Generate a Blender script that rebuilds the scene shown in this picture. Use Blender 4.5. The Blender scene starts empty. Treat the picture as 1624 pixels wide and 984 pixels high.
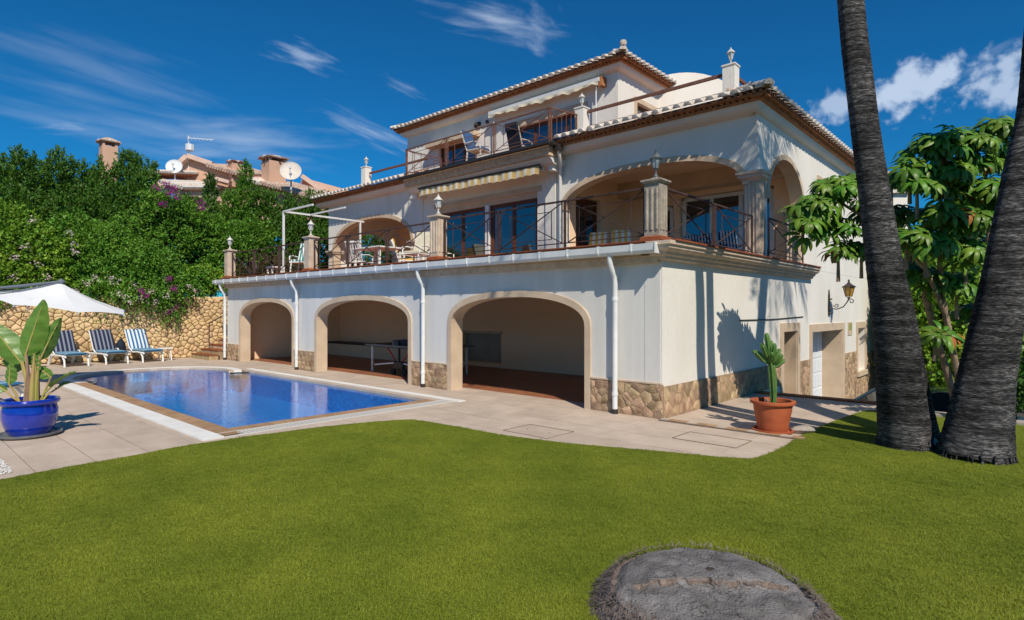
import bpy, bmesh, math, random
import numpy as np
from mathutils import Vector, Matrix, noise as mn
from mathutils.geometry import tessellate_polygon
random.seed(7); RNG = np.random.default_rng(7)
R = math.radians
sc = bpy.context.scene
COL = sc.collection

# ---------------------------------------------------------------- camera
EYE = Vector((4.399, -8.344, 1.7))
FW = Vector((-.671, .741, 0)).normalized()
RT = Vector((.741, .671, 0)).normalized()
UP = Vector((0, 0, 1))
cd = bpy.data.cameras.new('camera'); cam = bpy.data.objects.new('camera', cd); COL.objects.link(cam)
cd.sensor_width = 36; cd.lens = 36 * 930 / 1624; cd.clip_end = 2000; cd.clip_start = .05
m3 = Matrix((RT, UP, -FW)).transposed()
cam.matrix_world = Matrix.Translation(EYE) @ m3.to_4x4()
sc.camera = cam

def atd(px, py, D):
    return EYE + FW * D + RT * ((px - 812) / 930 * D) + UP * (-(py - 492) / 930 * D)

# ---------------------------------------------------------------- sky and sun
SUN = Vector((.85 * .707, -.53 * .707, .707)).normalized()
w = bpy.data.worlds.new("World"); sc.world = w; w.use_nodes = True
nt = w.node_tree; nt.nodes.clear()
def N(t, typ, **kw):
    n = t.nodes.new(typ)
    for k, v in kw.items():
        if k.startswith('i_'): n.inputs[k[2:].replace('_', ' ')].default_value = v
        else: setattr(n, k, v)
    return n
out = N(nt, 'ShaderNodeOutputWorld'); bg = N(nt, 'ShaderNodeBackground'); bg.inputs['Strength'].default_value = .135
sky = N(nt, 'ShaderNodeTexSky', sky_type='NISHITA', sun_disc=False)
sky.sun_elevation = R(45); sky.sun_rotation = math.atan2(SUN.x, SUN.y); sky.altitude = 200; sky.dust_density = .25; sky.ozone_density = 3.0; sky.air_density = 1.0
tint = N(nt, 'ShaderNodeMixRGB', blend_type='MULTIPLY'); tint.inputs[0].default_value = 1; tint.inputs[2].default_value = (.045, .39, .63, 1)
nt.links.new(sky.outputs[0], tint.inputs[1])
geo = N(nt, 'ShaderNodeNewGeometry')
vneg = N(nt, 'ShaderNodeVectorMath', operation='SCALE'); vneg.inputs['Scale'].default_value = -1
nt.links.new(geo.outputs['Incoming'], vneg.inputs[0])
cur = None
def cloud(px, py, ln, wd, ang, amt, puffy, seed):
    """one cloud patch round a direction; ln / wd half sizes in radians, ang its tilt"""
    global cur
    d = (FW + RT * ((px - 812) / 930) + UP * (-(py - 492) / 930)).normalized()
    a = R(ang); r0 = d.cross(UP).normalized(); u0 = r0.cross(d)
    r1 = r0 * math.cos(a) + u0 * math.sin(a); u1 = u0 * math.cos(a) - r0 * math.sin(a)
    def dot(v, s):
        n = N(nt, 'ShaderNodeVectorMath', operation='DOT_PRODUCT'); n.inputs[1].default_value = v * s
        nt.links.new(vneg.outputs[0], n.inputs[0]); return n.outputs['Value']
    cb = N(nt, 'ShaderNodeCombineXYZ')
    nt.links.new(dot(r1, 1 / ln), cb.inputs[0]); nt.links.new(dot(u1, 1 / wd), cb.inputs[1])
    front = dot(d, 1)
    nz = N(nt, 'ShaderNodeTexNoise'); nz.inputs['Detail'].default_value = 7; nz.inputs['Roughness'].default_value = .52
    nz.inputs['Scale'].default_value = 1.3 if puffy else 1.3
    mp = N(nt, 'ShaderNodeMapping'); mp.inputs['Location'].default_value = (seed * 3.7, seed * 1.9, 0)
    mp.inputs['Scale'].default_value = (ln / .034, wd / .034, 1) if puffy else (1.0, 1.7, 1)
    nt.links.new(cb.outputs[0], mp.inputs[0]); nt.links.new(mp.outputs[0], nz.inputs['Vector'])
    le = N(nt, 'ShaderNodeVectorMath', operation='LENGTH'); nt.links.new(cb.outputs[0], le.inputs[0])
    # value = noise*1.4 - radius*k
    m1 = N(nt, 'ShaderNodeMath', operation='MULTIPLY_ADD'); nt.links.new(le.outputs['Value'], m1.inputs[0]); m1.inputs[1].default_value = -.42
    nt.links.new(nz.outputs['Fac'], m1.inputs[2])
    mr = N(nt, 'ShaderNodeMapRange', interpolation_type='SMOOTHSTEP'); nt.links.new(m1.outputs[0], mr.inputs[0])
    mr.inputs[1].default_value = .10 if puffy else .10; mr.inputs[2].default_value = .40 if puffy else .80; mr.inputs[4].default_value = amt
    st = N(nt, 'ShaderNodeMath', operation='GREATER_THAN'); nt.links.new(front, st.inputs[0]); st.inputs[1].default_value = .3
    m2 = N(nt, 'ShaderNodeMath', operation='MULTIPLY'); nt.links.new(mr.outputs[0], m2.inputs[0]); nt.links.new(st.outputs[0], m2.inputs[1])
    if cur is None: cur = m2.outputs[0]
    else:
        mx = N(nt, 'ShaderNodeMath', operation='MAXIMUM'); nt.links.new(cur, mx.inputs[0]); nt.links.new(m2.outputs[0], mx.inputs[1]); cur = mx.outputs[0]
for c in ((790, 35, .12, .032, -8, .62, 0, 1), (845, 45, .05, .04, -30, .5, 0, 12), (485, 92, .06, .022, -12, .6, 0, 2), (165, 115, .19, .05, -9, .2, 0, 3), (590, 210, .10, .022, -20, .55, 0, 4),
          (400, 225, .16, .05, 5, .5, 0, 5), (110, 200, .05, .015, 8, .45, 0, 6), (250, 205, .25, .05, -5, .3, 0, 11), (1450, 140, .085, .04, 14, .85, 1, 7), (1325, 165, .04, .03, 0, .65, 1, 8), (1605, 130, .045, .05, 10, .7, 1, 9),
          (1570, 100, .06, .02, 20, .4, 0, 10), (330, 240, .12, .03, 6, .4, 0, 13), (640, 140, .04, .012, -20, .3, 0, 14)):
    cloud(*c)
cm = N(nt, 'ShaderNodeMixRGB'); cm.inputs[2].default_value = (4.2, 5.0, 6.2, 1)
nt.links.new(cur, cm.inputs[0]); nt.links.new(tint.outputs[0], cm.inputs[1])
nt.links.new(cm.outputs[0], bg.inputs[0]); nt.links.new(bg.outputs[0], out.inputs[0])
sd = bpy.data.lights.new('sun', 'SUN'); so = bpy.data.objects.new('sun', sd); COL.objects.link(so)
sd.energy = 4.3; sd.angle = R(.5); sd.color = (1, .91, .77); so.location = (0, 0, 30)
so.rotation_euler = SUN.to_track_quat('Z', 'Y').to_euler()
sc.view_settings.view_transform = 'Standard'; sc.view_settings.look = 'None'; sc.view_settings.exposure = .08; sc.view_settings.gamma = 1
sc.view_settings.use_curve_mapping = False
sc.cycles.max_bounces = 8; sc.cycles.transparent_max_bounces = 12

# ---------------------------------------------------------------- materials
M = {}
def mat(name, c1, c2=None, scale=5, rough=.7, bump=0, bscale=40, spec=.4, metal=0, rnd=0, detail=5, lo=.35, hi=.65, trans=0, coat=0, stretch=None, isl=0):
    m = bpy.data.materials.new(name); m.use_nodes = True; t = m.node_tree; b = t.nodes['Principled BSDF']
    b.inputs['Roughness'].default_value = rough; b.inputs['Metallic'].default_value = metal
    b.inputs['Specular IOR Level'].default_value = spec; b.inputs['Coat Weight'].default_value = coat
    tc = N(t, 'ShaderNodeTexCoord'); src = tc.outputs['Object']
    if stretch:
        mp = N(t, 'ShaderNodeMapping'); mp.inputs['Scale'].default_value = stretch; t.links.new(src, mp.inputs[0]); src = mp.outputs[0]
    if c2:
        nz = N(t, 'ShaderNodeTexNoise'); nz.inputs['Scale'].default_value = scale; nz.inputs['Detail'].default_value = detail; nz.inputs['Roughness'].default_value = .6
        t.links.new(src, nz.inputs['Vector'])
        mr = N(t, 'ShaderNodeMapRange'); mr.inputs[1].default_value = lo; mr.inputs[2].default_value = hi; t.links.new(nz.outputs['Fac'], mr.inputs[0])
        mx = N(t, 'ShaderNodeMixRGB'); mx.inputs[1].default_value = (*c1, 1); mx.inputs[2].default_value = (*c2, 1); t.links.new(mr.outputs[0], mx.inputs[0]); co = mx.outputs[0]
    else:
        rg = N(t, 'ShaderNodeRGB'); rg.outputs[0].default_value = (*c1, 1); co = rg.outputs[0]
    for amt, kind in ((rnd, 'obj'), (isl, 'isl')):
        if amt:
            rn = N(t, 'ShaderNodeObjectInfo').outputs['Random'] if kind == 'obj' else N(t, 'ShaderNodeNewGeometry').outputs['Random Per Island']
            mr = N(t, 'ShaderNodeMapRange'); mr.inputs[3].default_value = 1 - amt; mr.inputs[4].default_value = 1 + amt; t.links.new(rn, mr.inputs[0])
            hs = N(t, 'ShaderNodeHueSaturation'); t.links.new(co, hs.inputs['Color']); t.links.new(mr.outputs[0], hs.inputs['Value']); co = hs.outputs[0]
            mh = N(t, 'ShaderNodeMath', operation='MULTIPLY'); mh.inputs[1].default_value = 7.31; t.links.new(rn, mh.inputs[0])
            fr = N(t, 'ShaderNodeMath', operation='FRACT'); t.links.new(mh.outputs[0], fr.inputs[0])
            m4 = N(t, 'ShaderNodeMapRange'); m4.inputs[3].default_value = .5 - amt * .05; m4.inputs[4].default_value = .5 + amt * .05; t.links.new(fr.outputs[0], m4.inputs[0]); t.links.new(m4.outputs[0], hs.inputs['Hue'])
    t.links.new(co, b.inputs['Base Color'])
    if bump:
        n2 = N(t, 'ShaderNodeTexNoise'); n2.inputs['Scale'].default_value = bscale; n2.inputs['Detail'].default_value = 4; t.links.new(src, n2.inputs['Vector'])
        bp = N(t, 'ShaderNodeBump'); bp.inputs['Strength'].default_value = bump; bp.inputs['Distance'].default_value = .02; t.links.new(n2.outputs['Fac'], bp.inputs['Height']); t.links.new(bp.outputs[0], b.inputs['Normal'])
    if trans:
        tr = N(t, 'ShaderNodeBsdfTranslucent'); t.links.new(co, tr.inputs[0]); ms = N(t, 'ShaderNodeMixShader'); ms.inputs[0].default_value = trans
        o = t.nodes['Material Output']; t.links.new(b.outputs[0], ms.inputs[1]); t.links.new(tr.outputs[0], ms.inputs[2]); t.links.new(ms.outputs[0], o.inputs[0])
    M[name] = m; return m
def C(h):   # srgb hex -> linear
    h = h.lstrip('#'); v = [int(h[i:i + 2], 16) / 255 for i in (0, 2, 4)]
    return tuple(x / 12.92 if x <= .04045 else ((x + .055) / 1.055) ** 2.4 for x in v)
mat('stucco', (.83, .795, .73), (.75, .71, .64), 1.1, .9, .35, 22, .2, stretch=(1, 1, .35))
mat('rough_stucco', (.82, .79, .74), (.68, .655, .61), 1.0, .95, .5, 260, .2, stretch=(1.6, 1.6, .16))
mat('cream_trim', (.64, .50, .36), (.55, .42, .30), 2.5, .85, .2, 30, .2)
mat('pillar_stone', (.66, .53, .41), (.50, .40, .31), 5, .85, .25, 40, .2)
mat('grey_stone', (.42, .37, .31), (.27, .23, .19), 7, .9, .4, 40, .2)
mat('room_wall', (.92, .66, .45), (.88, .61, .40), 1, .9, .1, 30, .2)
mat('terracotta', (.33, .095, .035), (.24, .07, .03), 9, .75, .2, 40, .3, rnd=.15)
mat('tan_band', (.72, .52, .35), (.54, .37, .24), 7, .85, .2, 40, .2)
mat('corbel', (.50, .23, .10), (.32, .13, .055), 8, .85, .3, 40, .2)
mat('tile_body', (.62, .50, .42), (.40, .25, .18), 6, .9, .4, 35, .2, rnd=.14)
mat('tile_cap', (.72, .68, .62), (.52, .44, .37), 9, .9, .4, 35, .2, rnd=.10)
mat('tile_channel', (.42, .20, .12), (.30, .14, .09), 6, .9, .3, 35, .2)
mat('floor_tile', (.34, .14, .07), (.27, .10, .05), 5, .45, .1, 30, .4, rnd=.12)
mat('white_metal', (.78, .79, .78), (.68, .69, .69), 4, .35, 0, 1, .5)
mat('white_plastic', (.80, .80, .77), None, rough=.4)
mat('rust_metal', (.10, .05, .04), (.045, .028, .025), 14, .7, .2, 60, .4)
mat('rust_light', (.22, .10, .065), (.12, .06, .045), 12, .75, .2, 60, .3)
mat('dark_metal', (.025, .022, .02), (.045, .035, .03), 10, .55, 0, 1, .5)
mat('wood_frame', (.15, .05, .022), (.09, .03, .015), 6, .5, .1, 30, .4, stretch=(6, 6, .6))
mat('concrete', (.40, .35, .29), (.33, .29, .24), 3, .9, .4, 60, .2)
mat('paving', (.56, .455, .37), (.46, .37, .295), 2.2, .85, .5, 34, .25, rnd=.07, detail=8)
mat('joint', (.22, .175, .135), (.16, .13, .10), 5, .95, .4, 60, .1)
mat('white_coping', (.80, .79, .76), (.70, .69, .66), 3, .7, .2, 50, .3, rnd=.03)
mat('tan_coping', (.42, .27, .155), (.33, .20, .11), 6, .75, .3, 50, .3, rnd=.10)
mat('grate', (.62, .59, .54), None, rough=.6)
mat('wall_stone', (.66, .475, .27), (.50, .335, .17), 3, .9, .7, 14, .15, rnd=.20)
mat('wall_mortar', (.36, .225, .11), (.25, .15, .075), 6, .95, .5, 40, .1)
mat('clad_stone', (.54, .385, .24), (.32, .205, .125), 7, .9, .9, 30, .2, rnd=.28)
mat('clad_mortar', (.42, .30, .20), (.30, .21, .13), 9, .95, .6, 50, .1)
mat('earth', (.20, .14, .09), (.12, .085, .05), 1.5, .95, .5, 20, .1)
mat('asphalt', (.10, .09, .08), (.07, .065, .06), 3, .9, .4, 60, .2)
mat('blue_glaze', (.004, .022, .30), (.008, .04, .42), 4, .12, .05, 8, .6, coat=.6)
mat('saucer_glaze', (.10, .12, .17), (.18, .18, .16), 12, .3, .05, 20, .5)
mat('pot_clay', (.47, .12, .045), (.38, .09, .035), 4, .65, .1, 30, .3)
mat('soil', (.09, .06, .04), (.05, .035, .025), 20, .95, .8, 60, .1)
mat('cactus_green', (.06, .15, .03), (.12, .22, .05), 9, .5, .2, 30, .4)
mat('banana_leaf', (.075, .18, .022), (.16, .28, .045), 2.5, .38, .1, 12, .5, rnd=.15, trans=.22, stretch=(1, 1, 3))
mat('banana_stem', (.38, .36, .08), (.42, .24, .12), 4, .5, .1, 20, .4, stretch=(1, 1, .4))
mat('dry_sheath', (.36, .24, .18), (.22, .13, .09), 14, .85, .5, 40, .2, stretch=(1, 1, .15))
mat('sch_leaf', (.055, .150, .013), (.155, .275, .028), 2.5, .42, 0, 1, .35, rnd=.28, trans=.18, isl=.22)
mat('sch_dry', (.45, .17, .03), (.30, .10, .02), 5, .6, rnd=.1, trans=.2)
mat('light_bark', (.34, .24, .17), (.20, .14, .10), 10, .9, .5, 30, .2)
mat('brown_bark', (.13, .085, .055), (.07, .045, .03), 10, .9, .5, 30, .2)
mat('car_paint', (.07, .12, .18), None, rough=.25, coat=1, metal=.4)
mat('car_glass', (.02, .03, .035), None, rough=.05, spec=.8)
mat('tyre', (.02, .02, .02), None, rough=.8)
mat('chrome', (.6, .6, .6), None, rough=.2, metal=1)
mat('canvas', (.76, .77, .78), (.70, .71, .72), 2, .85, .1, 10, .2)
mat('seam', (.14, .16, .20), None, rough=.8)
mat('pink_wall', (.66, .41, .29), (.58, .36, .25), 1, .9, .1, 20, .2)
mat('pink_trim', (.72, .52, .42), (.62, .44, .36), 2, .9, .1, 20, .2)
mat('dish', (.70, .62, .54), (.60, .54, .48), 3, .6)
mat('dish_pale', (.70, .72, .74), None, rough=.6)
mat('yellow_cloth', (.66, .44, .10), None, rough=.9)
mat('cream_cloth', (.66, .60, .46), (.55, .50, .38), 8, .9)
mat('blue_cloth', (.05, .12, .26), (.04, .09, .2), 10, .85)
mat('navy_cloth', (.012, .018, .035), None, rough=.85)
mat('tt_top', (.015, .02, .03), None, rough=.5)
mat('red_metal', (.45, .03, .03), None, rough=.5)
mat('amber_glass', (.55, .30, .04), (.35, .17, .02), 6, .15, spec=.6)
mat('lamp_glass', (.50, .54, .55), None, rough=.12, spec=.7)
mat('lantern_grey', (.17, .19, .19), (.11, .12, .12), 12, .6)
mat('lantern_white', (.66, .64, .60), (.5, .47, .42), 12, .6)
mat('rock', (.45, .40, .34), (.30, .26, .22), 5, .9, .6, 20, .2)
mat('petal_magenta', (.42, .02, .28), (.30, .02, .24), 3, .6, isl=.2, trans=.3)
mat('petal_white', (.68, .60, .56), (.60, .42, .44), 3, .7, isl=.1, trans=.2)
mat('garage_white', (.74, .77, .80), None, rough=.5)
mat('tile_blue', (.30, .36, .22), (.50, .42, .08), 30, .4, lo=.45, hi=.55)
mat('grey_gravel', (.75, .73, .70), (.5, .48, .45), 60, .9, .8, 80, .2)
mat('dark_room', (.05, .035, .025), None, rough=.9)
mat('curtain', (.35, .33, .30), (.25, .24, .22), 8, .9, stretch=(8, 8, .3))
mat('net', (.7, .7, .7), None, rough=.9)
def leafmat(name, a, b, sc_=2.0):
    mat(name, a, b, sc_, .5, 0, 1, .35, isl=.35, trans=.25, lo=.3, hi=.7)
leafmat('leaf_conifer', (.055, .150, .018), (.115, .235, .028), 1.0)
leafmat('leaf_dark', (.030, .095, .014), (.065, .16, .02), 1.0)
leafmat('leaf_lime', (.26, .42, .035), (.10, .24, .022), 1.3)
leafmat('leaf_mid', (.075, .21, .018), (.17, .34, .034), 1.3)
leafmat('leaf_dry', (.16, .11, .05), (.07, .08, .03), 2)
leafmat('palm_leaf', (.05, .11, .025), (.08, .15, .03), 1.5)

def striped(name, a, b, period, axis=1, frac=.5):
    m = bpy.data.materials.new(name); m.use_nodes = True; t = m.node_tree; p = t.nodes['Principled BSDF']; p.inputs['Roughness'].default_value = .85
    tc = N(t, 'ShaderNodeTexCoord'); sp = N(t, 'ShaderNodeSeparateXYZ'); t.links.new(tc.outputs['Object'], sp.inputs[0])
    ad = N(t, 'ShaderNodeMath', operation='ADD'); ad.inputs[1].default_value = 50; t.links.new(sp.outputs[axis], ad.inputs[0])
    mo = N(t, 'ShaderNodeMath', operation='MODULO'); mo.inputs[1].default_value = period; t.links.new(ad.outputs[0], mo.inputs[0])
    gt = N(t, 'ShaderNodeMath', operation='GREATER_THAN'); gt.inputs[1].default_value = period * frac; t.links.new(mo.outputs[0], gt.inputs[0])
    mx = N(t, 'ShaderNodeMixRGB'); mx.inputs[1].default_value = (*a, 1); mx.inputs[2].default_value = (*b, 1); t.links.new(gt.outputs[0], mx.inputs[0]); t.links.new(mx.outputs[0], p.inputs[0])
    M[name] = m
striped('stripe_navy', (.010, .016, .055), (.22, .24, .28), .115, 1, .6)
striped('stripe_blue', (.03, .13, .30), (.66, .72, .74), .115, 1, .5)
striped('stripe_aqua', (.02, .13, .28), (.35, .55, .62), .16, 0, .62)
striped('stripe_green', (.06, .24, .22), (.72, .76, .74), .12, 0, .5)
striped('stripe_yellow', (.56, .39, .15), (.68, .63, .53), .27, 0, .5)
striped('stripe_chair', (.80, .48, .07), (.82, .80, .74), .16, 0, .5)
striped('stripe_black', (.015, .015, .02), (.62, .63, .65), .085, 0, .5)

def glassmat():
    m = bpy.data.materials.new('window_glass'); m.use_nodes = True; t = m.node_tree; t.nodes.clear()
    o = N(t, 'ShaderNodeOutputMaterial'); g = N(t, 'ShaderNodeBsdfGlossy'); g.inputs['Roughness'].default_value = .01; g.inputs['Color'].default_value = (.75, .85, .95, 1)
    d = N(t, 'ShaderNodeBsdfDiffuse'); d.inputs['Color'].default_value = (.012, .013, .014, 1)
    f = N(t, 'ShaderNodeFresnel'); f.inputs['IOR'].default_value = 2.6; ms = N(t, 'ShaderNodeMixShader')
    t.links.new(f.outputs[0], ms.inputs[0]); t.links.new(d.outputs[0], ms.inputs[1]); t.links.new(g.outputs[0], ms.inputs[2]); t.links.new(ms.outputs[0], o.inputs[0]); M['window_glass'] = m
    # pool water
    m = bpy.data.materials.new('pool_water'); m.use_nodes = True; t = m.node_tree; t.nodes.clear()
    o = N(t, 'ShaderNodeOutputMaterial'); g = N(t, 'ShaderNodeBsdfGlossy'); g.inputs['Roughness'].default_value = .02; g.inputs['Color'].default_value = (.92, .92, .95, 1)
    tr = N(t, 'ShaderNodeBsdfTransparent'); tr.inputs['Color'].default_value = (.42, .82, 1.0, 1)
    f = N(t, 'ShaderNodeFresnel'); f.inputs['IOR'].default_value = 1.30
    tc = N(t, 'ShaderNodeTexCoord'); nz = N(t, 'ShaderNodeTexNoise'); nz.inputs['Scale'].default_value = 8; nz.inputs['Detail'].default_value = 5; t.links.new(tc.outputs['Object'], nz.inputs['Vector'])
    bp = N(t, 'ShaderNodeBump'); bp.inputs['Strength'].default_value = .14; bp.inputs['Distance'].default_value = .03; t.links.new(nz.outputs['Fac'], bp.inputs['Height'])
    t.links.new(bp.outputs[0], g.inputs['Normal']); t.links.new(bp.outputs[0], f.inputs['Normal'])
    ms = N(t, 'ShaderNodeMixShader'); t.links.new(f.outputs[0], ms.inputs[0]); t.links.new(tr.outputs[0], ms.inputs[1]); t.links.new(g.outputs[0], ms.inputs[2]); t.links.new(ms.outputs[0], o.inputs[0]); M['pool_water'] = m
    # pool mosaic
    m = bpy.data.materials.new('pool_mosaic'); m.use_nodes = True; t = m.node_tree; p = t.nodes['Principled BSDF']; p.inputs['Roughness'].default_value = .3
    tc = N(t, 'ShaderNodeTexCoord'); vo = N(t, 'ShaderNodeTexVoronoi'); vo.inputs['Scale'].default_value = 22; t.links.new(tc.outputs['Object'], vo.inputs['Vector'])
    mx = N(t, 'ShaderNodeMixRGB'); mx.inputs[1].default_value = (.004, .20, .50, 1); mx.inputs[2].default_value = (.02, .50, .90, 1)
    sp = N(t, 'ShaderNodeSeparateXYZ'); t.links.new(vo.outputs['Color'], sp.inputs[0]); t.links.new(sp.outputs[0], mx.inputs[0]); t.links.new(mx.outputs[0], p.inputs[0]); M['pool_mosaic'] = m
    # turf
    m = bpy.data.materials.new('turf'); m.use_nodes = True; t = m.node_tree; p = t.nodes['Principled BSDF']; p.inputs['Roughness'].default_value = .9; p.inputs['Specular IOR Level'].default_value = .15
    tc = N(t, 'ShaderNodeTexCoord'); n1 = N(t, 'ShaderNodeTexNoise'); n1.inputs['Scale'].default_value = .9; n1.inputs['Detail'].default_value = 6
    n2 = N(t, 'ShaderNodeTexNoise'); n2.inputs['Scale'].default_value = 75; n2.inputs['Detail'].default_value = 5
    for n in (n1, n2): t.links.new(tc.outputs['Object'], n.inputs['Vector'])
    a = N(t, 'ShaderNodeMixRGB'); a.inputs[1].default_value = (.114, .154, .011, 1); a.inputs[2].default_value = (.190, .218, .021, 1); t.links.new(n1.outputs['Fac'], a.inputs[0])
    mr = N(t, 'ShaderNodeMapRange'); mr.inputs[1].default_value = .35; mr.inputs[2].default_value = .65; mr.inputs[3].default_value = .55; mr.inputs[4].default_value = 1.35; t.links.new(n2.outputs['Fac'], mr.inputs[0])
    hs = N(t, 'ShaderNodeHueSaturation'); t.links.new(a.outputs[0], hs.inputs['Color']); t.links.new(mr.outputs[0], hs.inputs['Value']); t.links.new(hs.outputs[0], p.inputs[0])
    bp = N(t, 'ShaderNodeBump'); bp.inputs['Strength'].default_value = .8; bp.inputs['Distance'].default_value = .02; t.links.new(n2.outputs['Fac'], bp.inputs['Height']); t.links.new(bp.outputs[0], p.inputs['Normal']); M['turf'] = m
    mat('grass_blade', (.116, .158, .011), (.222, .250, .023), .9, .6, 0, 1, .2, isl=.32, detail=6)
    gb = M['grass_blade'].node_tree; gp0 = N(gb, 'ShaderNodeNewGeometry'); nzz = [n for n in gb.nodes if n.bl_idname == 'ShaderNodeTexNoise'][0]; gb.links.new(gp0.outputs['Position'], nzz.inputs['Vector'])
    # palm bark: rings
    m = bpy.data.materials.new('palm_bark'); m.use_nodes = True; t = m.node_tree; p = t.nodes['Principled BSDF']; p.inputs['Roughness'].default_value = .9; p.inputs['Specular IOR Level'].default_value = .15
    tc = N(t, 'ShaderNodeTexCoord'); mp = N(t, 'ShaderNodeMapping'); mp.inputs['Scale'].default_value = (5.5, 5.5, 26); t.links.new(tc.outputs['Object'], mp.inputs[0])
    n1 = N(t, 'ShaderNodeTexNoise'); n1.inputs['Scale'].default_value = 2.6; n1.inputs['Detail'].default_value = 9; n1.inputs['Roughness'].default_value = .7; t.links.new(mp.outputs[0], n1.inputs['Vector'])
    n2 = N(t, 'ShaderNodeTexNoise'); n2.inputs['Scale'].default_value = 1.3; n2.inputs['Detail'].default_value = 6; t.links.new(tc.outputs['Object'], n2.inputs['Vector'])
    r = N(t, 'ShaderNodeValToRGB'); e = r.color_ramp.elements; e[0].position = .36; e[0].color = (.014, .013, .014, 1); e[1].position = .68; e[1].color = (.27, .255, .25, 1)
    x = e.new(.5); x.color = (.070, .066, .067, 1); t.links.new(n1.outputs['Fac'], r.inputs[0])
    mr = N(t, 'ShaderNodeMapRange'); mr.inputs[1].default_value = .38; mr.inputs[2].default_value = .62; mr.inputs[3].default_value = .45; mr.inputs[4].default_value = 1.25; t.links.new(n2.outputs['Fac'], mr.inputs[0])
    mp3 = N(t, 'ShaderNodeMapping'); mp3.inputs['Scale'].default_value = (.55, .55, 9); t.links.new(tc.outputs['Object'], mp3.inputs[0]); n3 = N(t, 'ShaderNodeTexNoise'); n3.inputs['Scale'].default_value = 2.2; n3.inputs['Detail'].default_value = 3; t.links.new(mp3.outputs[0], n3.inputs['Vector'])
    mr3 = N(t, 'ShaderNodeMapRange'); mr3.inputs[1].default_value = .4; mr3.inputs[2].default_value = .56; mr3.inputs[3].default_value = .5; mr3.inputs[4].default_value = 1.3; t.links.new(n3.outputs['Fac'], mr3.inputs[0])
    mm3 = N(t, 'ShaderNodeMath', operation='MULTIPLY'); t.links.new(mr.outputs[0], mm3.inputs[0]); t.links.new(mr3.outputs[0], mm3.inputs[1])
    hs = N(t, 'ShaderNodeHueSaturation'); t.links.new(r.outputs[0], hs.inputs['Color']); t.links.new(mm3.outputs[0], hs.inputs['Value']); t.links.new(hs.outputs[0], p.inputs[0])
    bp = N(t, 'ShaderNodeBump'); bp.inputs['Strength'].default_value = 1; bp.inputs['Distance'].default_value = .035; t.links.new(n1.outputs['Fac'], bp.inputs['Height']); t.links.new(bp.outputs[0], p.inputs['Normal']); M['palm_bark'] = m
    # stump top
    mat('stump_top', (.27, .255, .25), (.11, .10, .095), 5.5, .9, .9, 70, .15, detail=10, lo=.3, hi=.7)
    mat('stump_side', (.12, .095, .085), (.27, .215, .19), 14, .95, .8, 60, .1)
    sm_ = M['stump_top'].node_tree; vz = N(sm_, 'ShaderNodeTexVoronoi', feature='DISTANCE_TO_EDGE'); vz.inputs['Scale'].default_value = 7
    tcs = N(sm_, 'ShaderNodeTexCoord'); nzs = N(sm_, 'ShaderNodeTexNoise'); nzs.inputs['Scale'].default_value = 6; nzs.inputs['Detail'].default_value = 6; sm_.links.new(tcs.outputs['Object'], nzs.inputs['Vector'])
    ads = N(sm_, 'ShaderNodeMixRGB'); ads.inputs[0].default_value = .35; sm_.links.new(tcs.outputs['Object'], ads.inputs[1]); sm_.links.new(nzs.outputs['Color'], ads.inputs[2]); sm_.links.new(ads.outputs[0], vz.inputs['Vector'])
    mrs = N(sm_, 'ShaderNodeMapRange'); mrs.inputs[1].default_value = .0; mrs.inputs[2].default_value = .03; mrs.inputs[3].default_value = .35; mrs.inputs[4].default_value = 1; sm_.links.new(vz.outputs['Distance'], mrs.inputs[0])
    bs_ = sm_.nodes['Principled BSDF']; cl_ = bs_.inputs['Base Color'].links[0].from_socket; hh = N(sm_, 'ShaderNodeHueSaturation'); sm_.links.new(cl_, hh.inputs['Color']); sm_.links.new(mrs.outputs[0], hh.inputs['Value']); sm_.links.new(hh.outputs[0], bs_.inputs['Base Color'])
    mat('crack_edge', (.27, .20, .16), (.10, .08, .07), 20, .95, .8, 60, .1)
glassmat()

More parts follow.
